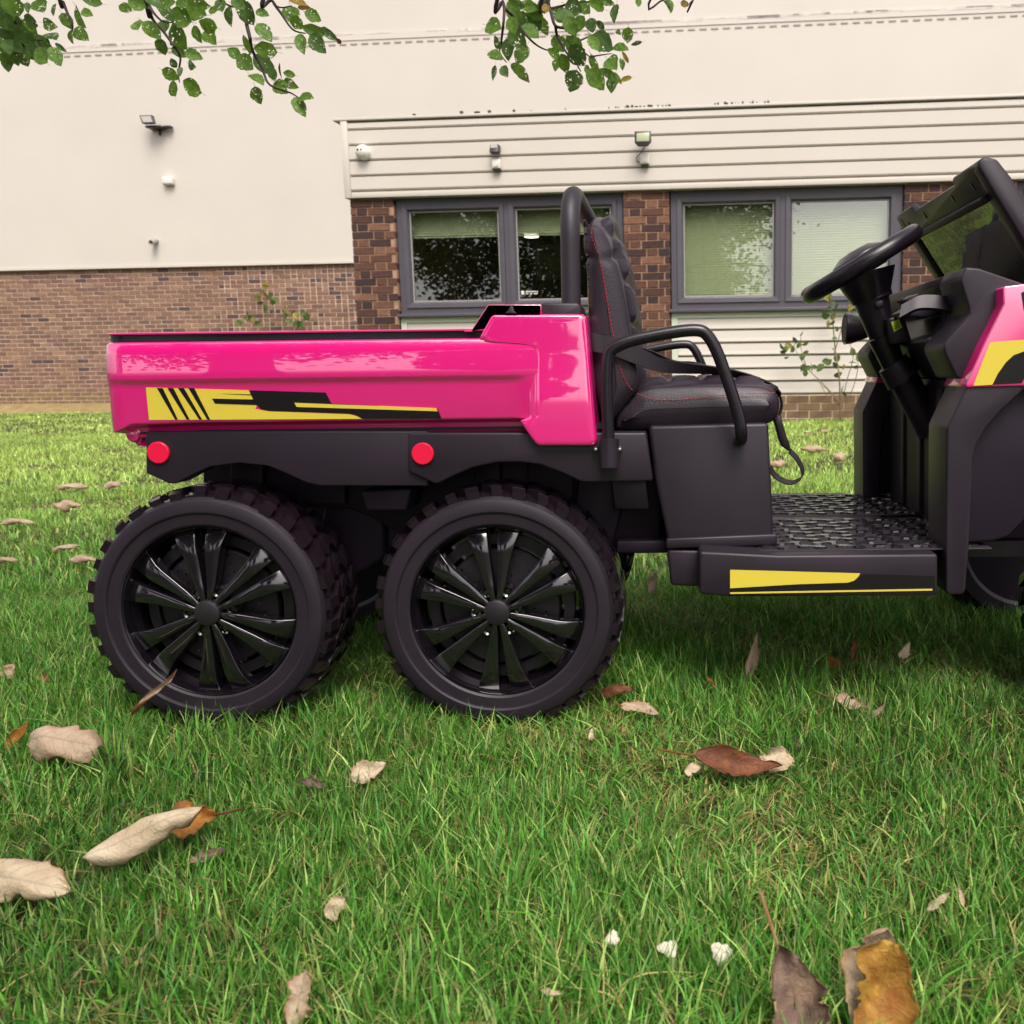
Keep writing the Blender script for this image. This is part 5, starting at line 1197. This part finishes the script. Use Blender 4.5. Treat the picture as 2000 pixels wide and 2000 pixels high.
c1l = [(655,42,80,25,45),(420,90,110,60,70,'B'),(210,30,80,60,70,'B'),(425,180,100,40,55,'B','c'),(375,195,60,90,45,'B'),(455,70,60,20,40,'B'),(285,50,60,120,40,'B'),(350,110,80,60,50,'B'),(480,5,90,10,45,'B'),(715,20,90,20,60),(720,130,85,70,55),(795,160,100,35,65),(860,135,60,80,50),(860,60,100,30,60),(940,90,120,20,80),(935,190,130,60,100),(1010,70,140,10,80),(1040,20,120,10,60,'C','c'),(1090,130,80,30,70,'C','c'),(1100,195,100,50,60,'C','c'),(1035,180,80,70,50),(850,245,75,90,60),(940,275,75,30,40),(1015,290,85,15,50),(1005,342,75,20,40),(910,330,45,70,35),(895,390,80,35,50),(945,375,50,90,25),(910,462,75,80,70),(1005,455,110,30,70,'C','c'),(870,10,90,0,60),(800,10,90,20,60),(960,10,100,0,60),(1115,55,60,10,35),
 (1155,25,90,70,50,'D'),(1205,85,90,95,45,'D'),(1285,50,140,70,70,'D'),(1250,20,90,40,50,'D'),(1375,70,70,20,40,'D'),(1385,170,110,50,60,'D'),(1295,235,90,85,25,'D'),(1225,278,65,40,50,'D'),(1390,262,110,10,65,'D'),(1285,330,85,40,70,'D'),(1385,340,120,40,70,'D'),(1345,415,95,35,60,'D'),(1430,390,60,80,40,'D','b'),(1350,500,80,80,70,'D'),(1515,388,60,15,30,'D'),(1470,460,90,40,60,'D'),(1525,440,80,25,40,'D'),(1600,515,130,30,55,'D'),(1570,560,110,60,55,'D'),(1580,230,110,75,50,'D'),(1640,160,110,20,50,'D'),(1665,230,110,50,65,'D'),(1725,180,110,35,35,'D'),(1525,75,90,80,70,'D','c'),(1640,85,80,20,55,'D'),(1560,10,90,10,40,'D','y'),(1595,40,70,10,30,'D','r'),(1775,215,30,40,20,'D','r'),(1470,370,70,95,14,'D','r'),(1555,120,70,60,50,'D'),
 (45,330,90,90,55,'A'),(140,310,100,70,60,'A'),(290,295,100,60,60,'A'),(215,290,100,50,70,'A'),(265,190,110,40,60,'A'),(260,130,110,15,50,'A'),(160,110,80,30,60,'A'),(60,240,120,80,80,'A'),(120,230,110,60,90,'A'),(30,150,120,80,90,'A'),(90,150,120,50,90,'A'),(180,220,110,60,80,'A'),(20,50,120,60,90,'A'),(60,90,120,70,80,'A'),(145,40,60,80,25,'A'),(60,20,110,70,80,'A'),(20,280,110,85,80,'A'),(90,290,110,80,70,'A'),(230,240,100,50,70,'A'),(10,220,110,80,80,'A'),(130,180,100,40,80,'A'),(320,250,60,40,20,'A'),(30,100,120,60,90,'A'),(80,200,110,60,80,'A'),(175,270,100,65,70,'A'),(150,145,90,40,60,'A')]
DP = {'A': (A_, twA), 'B': (B_, twB), 'C': (C_, twC), 'D': (D_t, twD)}
MK = {'c': 'leaf_c', 'y': 'leaf_y', 'r': 'leaf_brown', 'b': 'leaf_b', 'a': 'leaf_a'}
for it in c1l:
    z_ = it[5] if len(it) > 5 else 'C'; ma = M[MK[it[6]]] if len(it) > 6 else (random.choice([M['leaf_b'], M['leaf_b'], M['leaf_a']]) if z_ == 'A' else None)  # cluster A gets mostly dark leaves: its shade is put into the colour
    hang(DP[z_][1], *D1(it[0], it[1]), it[2] * .37267, it[3], it[4] * .37267, DP[z_][0], ma)
c2l = [(245,200,150,30,110),(275,315,110,20,70),(260,420,130,40,80),(250,550,110,100,30),(330,540,100,60,60),(450,550,170,40,70),(460,415,150,120,90),(430,285,170,50,110),(360,370,150,95,80),(400,100,170,60,90),(390,190,120,70,80),(520,240,150,30,110),(560,150,150,70,80),(500,50,150,20,80),(630,40,120,90,80),(620,200,130,60,70),(790,130,160,20,120),(850,60,160,30,120),(880,190,170,30,120),(985,190,100,80,70),(1020,40,140,10,70),(1100,10,120,20,50),(1165,100,140,100,60),(1055,190,80,50,40),(1190,245,70,60,30),(1260,265,100,95,70),(1325,328,90,170,25),(1205,365,120,20,80),(1070,320,170,30,120),(1000,320,140,60,70),(740,330,120,60,90),(850,340,150,50,100),(880,420,170,60,110),(720,490,90,100,50),(780,480,130,75,70),(850,610,150,110,110),(1010,480,130,60,80),(1140,480,150,60,100),(1215,485,80,80,40),(1020,600,170,50,110),(1110,560,130,30,60),(1150,630,170,100,80),(1245,598,90,170,35,'y'),(1240,430,90,60,25,'y'),(700,400,100,30,60),(960,530,110,60,40),(1180,590,100,50,30),(1340,20,60,90,40),(1570,40,110,70,60),(1690,30,60,20,40,'y'),(640,60,70,80,50,'y'),(560,90,140,40,90),(470,150,120,60,80),(740,110,130,40,90),(930,60,110,30,80),(830,200,140,60,90),(420,30,120,20,70)]
for it in c2l: hang(twE, *D2(it[0], it[1]), it[2] * .2588, it[3], it[4] * .2588, E_, M[MK[it[5]]] if len(it) > 5 else None)

# leaves higher up on the same twigs, above the picture
def upper_leaves():
    V = []; F_ = []; n = 0; r_ = random.Random(3)
    for top, fx, Yd in ((tops[A_], -20, A_), (tops[B_], 125, B_), (tops[C_], 290, C_), (tops[D_t], 480, D_t), (tops[D_t], 530, D_t), (tops[E_], 980, E_), (tops[E_], 1070, E_), ((.6, 1.7, 2.4), 1290, E_), ((.6, 1.7, 2.4), 1350, E_)):
        a = at(fx, -60, Yd); b_ = Vector(top)
        for _ in range(75):
            p = a.lerp(b_, r_.random() ** 1.1) + Vector((r_.gauss(0, .075), r_.gauss(0, .075), r_.gauss(0, .05))); L_ = r_.uniform(.018, .032)
            if proj(p)[1] > -45: continue
            d = Vector((r_.gauss(0, 1), r_.gauss(0, 1), r_.gauss(-.3, .8))).normalized(); w_ = d.orthogonal().normalized(); w_ = (w_ * math.cos(5 * r_.random()) + d.cross(w_) * math.sin(5 * r_.random())).normalized() * L_ * .62; u_ = d.cross(w_).normalized() * L_ * .15
            V += [p - d * L_, p - d * L_ * .3 + w_ + u_, p + d * L_ * .5 + w_ * .8 + u_, p + d * L_, p + d * L_ * .5 - w_ * .8 + u_, p - d * L_ * .3 - w_ + u_, p - d * L_ * .2, p + d * L_ * .5]
            F_ += [[n, n + 1, n + 6], [n + 1, n + 2, n + 7, n + 6], [n + 2, n + 3, n + 7], [n + 3, n + 4, n + 7], [n + 4, n + 5, n + 6, n + 7], [n + 5, n, n + 6]]; n += 8
    o = mk('upper_leaves', V, F_, M['rose'], tree, recalc=False, ang=80); o['kind'] = 'stuff'
upper_leaves()
# ================================================================== ROSE BUSHES AT THE WALL
rose_me = tree_leaf(31); rose_me.materials[0] = M['rose']
def rose(name, label, conv, w_, stems, leaves, L_, base):
    u_, z_ = bu(*conv(*base), w_); r_ = root(name, bw(u_, w_, max(0, z_ - .1)), label, 'bush', 'rose bushes along the building')
    def pt(p, j=0): uu, zz = bu(*conv(*p), w_); return bw(uu, w_ + j, zz)
    for i, st_ in enumerate(stems):
        p = catmull([pt(q, .05 * math.sin(k * 2.1 + i)) for k, q in enumerate(st_)], 5); n_ = len(p); tube('stem', p, [.009 - .006 * k / n_ if i == 0 else .005 - .003 * k / n_ for k in range(n_)], M['stemg'], r_, 6)
    for (X, Y) in leaves:
        o = link('leaf', rose_me, r_, pt((X, Y), random.uniform(-.08, .1))); s_ = L_ * random.uniform(.7, 1.3); o.scale = (s_, s_, s_)
        o.rotation_euler = (math.pi / 2 + random.gauss(0, .6), random.uniform(0, 6.28), random.gauss(0, .6))
        if random.random() < .2: o.material_slots[0].link = 'OBJECT'; o.material_slots[0].material = M['rose_y']
c8 = lambda X, Y: (1280 + X * .37267, 180 + Y * .37267)
stR = [[(970, 1710), (962, 1500), (945, 1350), (930, 1200), (915, 1080)], [(962, 1620), (880, 1530), (810, 1460), (760, 1400), (720, 1330), (690, 1345)], [(790, 1440), (765, 1340), (765, 1265)], [(975, 1640), (1010, 1500), (1035, 1380), (1000, 1290)], [(985, 1680), (1040, 1540), (1060, 1430), (1050, 1400)], [(945, 1350), (985, 1210), (1025, 1130)], [(965, 1640), (900, 1560), (830, 1500)], [(930, 1640), (880, 1560), (860, 1500)]]
lvR = [(900,1090),(930,1105),(885,1150),(905,1215),(1025,1125),(700,1330),(740,1315),(690,1390),(780,1320),(790,1365),(770,1390),(780,1460),(820,1440),(860,1445),(890,1410),(930,1360),(955,1390),(910,1415),(985,1300),(1010,1300),(950,1240),(940,1290),(1040,1420),(1050,1440),(945,1430),(985,1440),(960,1480),(940,1150),(915,1130),(890,1175),(925,1210),(895,1080),(910,1065),(680,1350),(720,1345),(750,1330),(660,1330),(670,1360),(730,1300),(765,1265),(785,1470),(800,1445),(775,1445),(835,1440),(950,1120),(935,1175),(990,1580),(975,1560),(1030,1360),(1060,1390)]
rose('rose_bush', 'leggy rose bush against the boarding right of the truck seat', c8, .22, stR, lvR, .075, (970, 1700))
c3 = lambda X, Y: (X * .37267, 480 + Y * .37267)
stL = [[(1400, 620), (1400, 440), (1395, 320), (1388, 205)], [(1405, 520), (1440, 420), (1420, 300), (1425, 250)], [(1400, 500), (1340, 420), (1290, 370)], [(1410, 520), (1490, 420), (1560, 370), (1605, 355)], [(1395, 540), (1375, 400), (1350, 290)]]
lvL = [(1385,200),(1400,250),(1360,275),(1420,290),(1290,360),(1330,390),(1270,400),(1500,350),(1560,370),(1600,355),(1510,395),(1570,415),(1395,215),(1375,240),(1410,270),(1345,265),(1440,280),(1280,380),(1310,375),(1265,405),(1340,405),(1490,365),(1530,350),(1545,365),(1590,375),(1610,370),(1540,410),(1500,330),(1380,300),(1400,330)]
rose('rose_bush', 'sparse rose bush against the pale brick wall behind the truck bed', c3, FARW + .3, stL, lvL, .13, (1400, 620))

# ================================================================== FALLEN LEAVES AND MUSHROOMS
def fallen(px, py, L_, Wd, phi, lean, curl, bend, mf, mb, label, stem=0, shape='ovate', group=None, seed=None, zlow=.026, twist=0, Yfix=None):
    r_ = random.Random(seed if seed is not None else int(px * 7 + py)); ph = math.radians(phi); ln = math.radians(lean)
    up = Vector((0, math.sin(ln), math.cos(ln))); rt = Vector((1, 0, 0))
    d0 = (gp(px, py, .03) - C0).dot(Fw); Lm = L_ * d0 / FPX; Wm = Wd * d0 / FPX / 2
    nu, nv = 22, 7; v = []; f = []; UVc = []; sd_ = r_.uniform(0, 6); tear_ = r_.uniform(.3, .8); ts_ = r_.choice((-1, 1)); twist = twist or r_.uniform(-.9, .9)
    for i in range(nu + 1):
        u_ = i / nu
        if shape == 'ovate': hw = math.sin(math.pi * min(1, u_) ** .75) ** .7 if 0 < u_ < 1 else .03
        elif shape == 'lobed': hw = (math.sin(math.pi * u_ ** .85) ** .6) * (1 - .30 * (math.sin(u_ * 15) > .35)) if 0 < u_ < 1 else .05
        else: hw = (1 - (2 * abs(u_ - .5)) ** 4) ** .8 if 0 < u_ < 1 else .25
        tw_ = twist * (u_ - .5)
        for j in range(-nv, nv + 1):
            q = j / nv; e = (1 + (r_.uniform(-.20, .08) if abs(j) == nv else 0)) * (1 + .20 * math.sin(u_ * 7 + sd_ + (2.1 if j > 0 else 0)) * abs(q) + (-.30 if (abs(u_ - tear_) < .05 and j * ts_ > 0) else 0) * abs(q)); a = curl * q
            s_ = hw * e * Wm
            y_ = s_ * (math.sin(a) / curl if abs(curl) > .05 else q); z_ = s_ * ((1 - math.cos(a)) / curl if abs(curl) > .05 else 0)
            y_, z_ = y_ * math.cos(tw_) - z_ * math.sin(tw_), y_ * math.sin(tw_) + z_ * math.cos(tw_)
            z_ += bend * Lm * (u_ - .45) ** 2 * 2 + Wm * (.10 * math.sin(u_ * 9 + q * 3 + px) + .07 * math.sin(u_ * 23 - abs(q) * 9 + py) * abs(q) + .16 * abs(q) * (1 - abs(q)) + r_.uniform(-.035, .035))
            v.append(Vector(((u_ - .5) * Lm, y_, z_))); UVc.append((u_, q * .5 + .5))
    k = 2 * nv + 1
    for i in range(nu):
        for j in range(k - 1): f.append([i * k + j, i * k + j + 1, (i + 1) * k + j + 1, (i + 1) * k + j])
    e1 = rt * math.cos(ph) + up * math.sin(ph); e2 = up * math.cos(ph) - rt * math.sin(ph); nn = e1.cross(e2)
    W_ = [e1 * p.x + e2 * p.y + nn * p.z for p in v]; lo = min(p.z for p in W_)
    zc_ = zlow - lo; c = at(px, py, Yfix) if Yfix else gp(px, py, min(zc_, .3)); c = Vector((c.x, c.y, c.z if Yfix else zc_)); gz = ground_z(c.x, c.y); c.z += gz
    o = mk('fallen_leaf', [c + p for p in W_], f, [M[mb], M[mf]], None, recalc=False, ang=80, origin=c)
    ul_ = o.data.uv_layers.new(name='leaf')
    for lp in o.data.loops: ul_.data[lp.index].uv = UVc[lp.vertex_index]
    s_ = o.modifiers.new('thickness', 'SOLIDIFY'); s_.thickness = .0003; s_.material_offset = 1; s_.material_offset_rim = 1; s_.offset = -1
    tag(o, label, 'leaf', group)
    if stem:
        a = c + e1 * (-.5 if stem > 0 else .5) * Lm + nn * (bend * Lm * .42); d = e1 * (-1 if stem > 0 else 1)
        tube('stalk', catmull([a - d * .004, a + d * abs(stem) * Lm * .5 + nn * .003, a + d * abs(stem) * Lm + nn * .008], 4), [.0016] * 9, M[mb if mb != 'dry_cream' else 'dry_orange'], o, 6)
    return o
fallen(112, 1442, 132, 96, -6, 48, -1.2, -.35, 'dry_pale', 'dry_orange', 'broad pale beige dry leaf with torn edges in front of the rear wheel', shape='blocky')
fallen(38, 1437, 62, 30, 55, 30, 1.2, .2, 'dry_orange', 'dry_brown', 'small curled orange leaf touching the broad beige leaf')
fallen(278, 1622, 210, 112, 26, 42, -1.9, -.1, 'dry_cream', 'dry_orange', 'long rolled cream leaf beside an orange leaf tip')
fallen(375, 1600, 95, 72, 8, 45, .5, .1, 'dry_orange', 'dry_brown', 'orange spotted leaf tip with a stalk under the rolled cream leaf', stem=-.55)
fallen(28, 1716, 200, 112, -10, 42, -1.1, -.25, 'dry_cream', 'dry_pale', 'large smooth cream leaf with a pointed tip and one dark spot', shape='ovate')
fallen(305, 1352, 105, 26, 47, 20, 2.2, .1, 'dry_pale', 'dry_brown', 'twisted tan leaf leaning upright against the rear tyre', twist=3, Yfix=y0 - .035)
fallen(722, 1508, 70, 50, 25, 40, .9, .2, 'dry_cream', 'dry_pale', 'small creased cream leaf in front of the middle wheel')
fallen(1250, 1384, 78, 30, -14, 55, .6, -.1, 'dry_pale', 'dry_cream', 'flat pale leaf beside the middle wheel', stem=.18)
fallen(1204, 1346, 62, 34, 8, 40, -1.2, -.3, 'dry_brown', 'dry_brown', 'dark brown curled leaf tucked beside the middle tyre')
fallen(1440, 1492, 170, 62, -8, 42, 1.0, .25, 'dry_brown', 'dry_orange', 'rust brown curled leaf with a long stalk and pale torn end', stem=.42)
fallen(1518, 1484, 52, 58, 60, 30, .8, .1, 'dry_cream', 'dry_pale', 'cream torn leaf half at the end of the rust brown leaf', shape='blocky')
fallen(1353, 1503, 34, 26, 20, 45, .6, 0, 'dry_cream', 'dry_pale', 'tiny cream leaf scrap under the stalk of the rust brown leaf')
fallen(1470, 1282, 88, 22, 80, 10, .7, .1, 'dry_pale', 'dry_pale', 'slim tan leaf standing upright in the grass below the step', stem=.2)
fallen(1662, 1374, 62, 36, -14, 40, 1.1, .2, 'dry_pale', 'dry_brown', 'pale cupped leaf with a maroon inside and a curved stalk', stem=.7)
fallen(1652, 1362, 28, 22, 10, 30, .6, 0, 'dry_brown', 'dry_brown', 'maroon leaf scrap inside the pale cupped leaf')
fallen(1768, 1270, 38, 20, 60, 15, .6, .1, 'dry_cream', 'dry_brown', 'small cream leaf standing on edge in the shade of the step', stem=.5)
fallen(1668, 1268, 44, 14, 80, 15, .9, .1, 'dry_brown', 'dry_brown', 'narrow brown leaf standing upright below the step')
fallen(1628, 1296, 34, 28, 15, 40, .6, .1, 'dry_orange', 'dry_brown', 'small tan and brown leaf sunk in the grass below the step')
fallen(656, 1772, 46, 42, 45, 30, .7, .2, 'dry_cream', 'dry_orange', 'small cream leaf scrap with an orange corner in the open grass', shape='blocky')
fallen(585, 1948, 100, 62, 78, 25, .4, .1, 'dry_pale', 'dry_cream', 'pale beige lobed leaf standing among long blades', shape='lobed')
fallen(1548, 1935, 175, 150, 108, 25, 1.4, .3, 'dry_grey', 'dry_pale', 'large grey brown wilted leaf with a long upright stalk', stem=-.55)
fallen(1722, 1930, 178, 128, 80, 18, .7, .25, 'dry_yellow', 'dry_pale', 'large mottled amber leaf standing upright beside a grey brown wilted leaf', shape='blocky')
fallen(1700, 1896, 186, 120, 74, 12, .5, .3, 'dry_cream', 'dry_pale', 'cream leaf fold showing behind the mottled amber leaf', shape='ovate')
fallen(1830, 1762, 62, 20, 35, 30, .8, .2, 'dry_cream', 'dry_grey', 'thin whitish dry scrap lying in the grass', shape='lobed')
fallen(1876, 1748, 42, 12, 100, 15, .8, .2, 'dry_cream', 'dry_cream', 'narrow whitish sliver beside the thin dry scrap')
fallen(1078, 1938, 44, 16, -10, 40, .8, .2, 'dry_cream', 'dry_grey', 'crumpled grey white scrap among long blades', shape='lobed')
fallen(1275, 1138, 42, 22, 75, 15, .6, .1, 'dry_cream', 'dry_pale', 'whitish feathery leaf standing behind the step foot')
fallen(1932, 1163, 90, 12, 4, 60, 1.0, 0, 'dry_pale', 'dry_pale', 'long thin tan leaf lying under the front leg')
fallen(18, 1312, 30, 36, 70, 30, .7, 0, 'dry_pale', 'dry_cream', 'small pinkish tan leaf at the far side of the broad beige leaf')
fallen(90, 1326, 30, 18, -20, 40, .7, 0, 'dry_brown', 'dry_brown', 'tiny dark red leaf in the grass behind the rear tyre')
fallen(615, 1532, 58, 26, -15, 45, 1.2, .2, 'dry_grey', 'dry_brown', 'shrivelled grey brown leaf flat in the grass', shape='lobed')
fallen(408, 1672, 70, 32, 20, 45, 1.0, .2, 'dry_grey', 'dry_grey', 'faded grey leaf remains below the rolled cream leaf', shape='lobed')
fallen(1155, 1434, 22, 14, 80, 20, .6, 0, 'dry_cream', 'dry_pale', 'tiny upright straw coloured leaf in front of the middle wheel')
fallen(1395, 1338, 46, 10, -45, 30, .9, 0, 'dry_orange', 'dry_brown', 'thin twisted tan leaf strip in the grass below the step', twist=2)
fallen(1712, 1392, 50, 14, 40, 45, .9, 0, 'dry_grey', 'dry_pale', 'grey strip of leaf right of the pale cupped leaf')
for (x, y, l_, w_, p_) in ((30, 1010, 62, 16, 2), (138, 945, 56, 16, 4), (128, 977, 50, 24, -2), (218, 942, 30, 20, 8), (12, 1090, 40, 14, 0), (160, 1088, 56, 20, 0), (125, 1066, 46, 14, 20), (1592, 886, 52, 16, -6), (1520, 908, 30, 20, 5), (1640, 896, 26, 22, 15), (1612, 860, 18, 8, 0), (1578, 862, 16, 8, 0)):
    behind = x > 1000
    fallen(x, y, l_, w_ * 1.5, p_, 55, -1.9, -.3, 'dry_pale', 'dry_orange', 'small pale leaf on the bright lawn between seat and dash' if behind else 'small curled tan leaf on the bright lawn behind the rear wheel', group='leaves on the lawn beyond the dash gap' if behind else 'leaves on the lawn behind the truck', zlow=.03)
for (x, y, r_, tl_, lb_) in ((1306, 1852, .0095, .15, 'small white mushroom between two others in the grass, cap upright'), (1408, 1862, .0098, .9, 'small white mushroom with tilted cap, the one next to the grey brown wilted leaf'), (1197, 1832, .0070, .7, 'smallest white mushroom, the one farthest from the grey brown wilted leaf')):
    c = gp(x, y, .035); m0 = root('mushroom', (c.x, c.y, 0), lb_, 'mushroom', 'white mushrooms in the grass')
    ax_ = Vector((math.sin(tl_) * .3, -math.sin(tl_), math.cos(tl_))).normalized()
    v, f = wl([(0, .55 * r_), (.45 * r_, .48 * r_), (.8 * r_, .25 * r_), (r_, -.1 * r_), (.9 * r_, -.22 * r_), (.3 * r_, .05 * r_), (0, .05 * r_)], c, ax_)
    v = [c + (p - c) * (1 + .16 * math.sin(3 * math.atan2(p.y - c.y, p.x - c.x) + x) + .08 * math.sin(7 * math.atan2(p.z - c.z, p.x - c.x) + y)) for p in v]
    mk('cap', v, f, M['cap'], m0); tube('stalk', catmull([Vector((c.x, c.y + .004, 0)), Vector((c.x, c.y + .003, .018)), c], 4), .0022, M['stalk'], m0, 8)
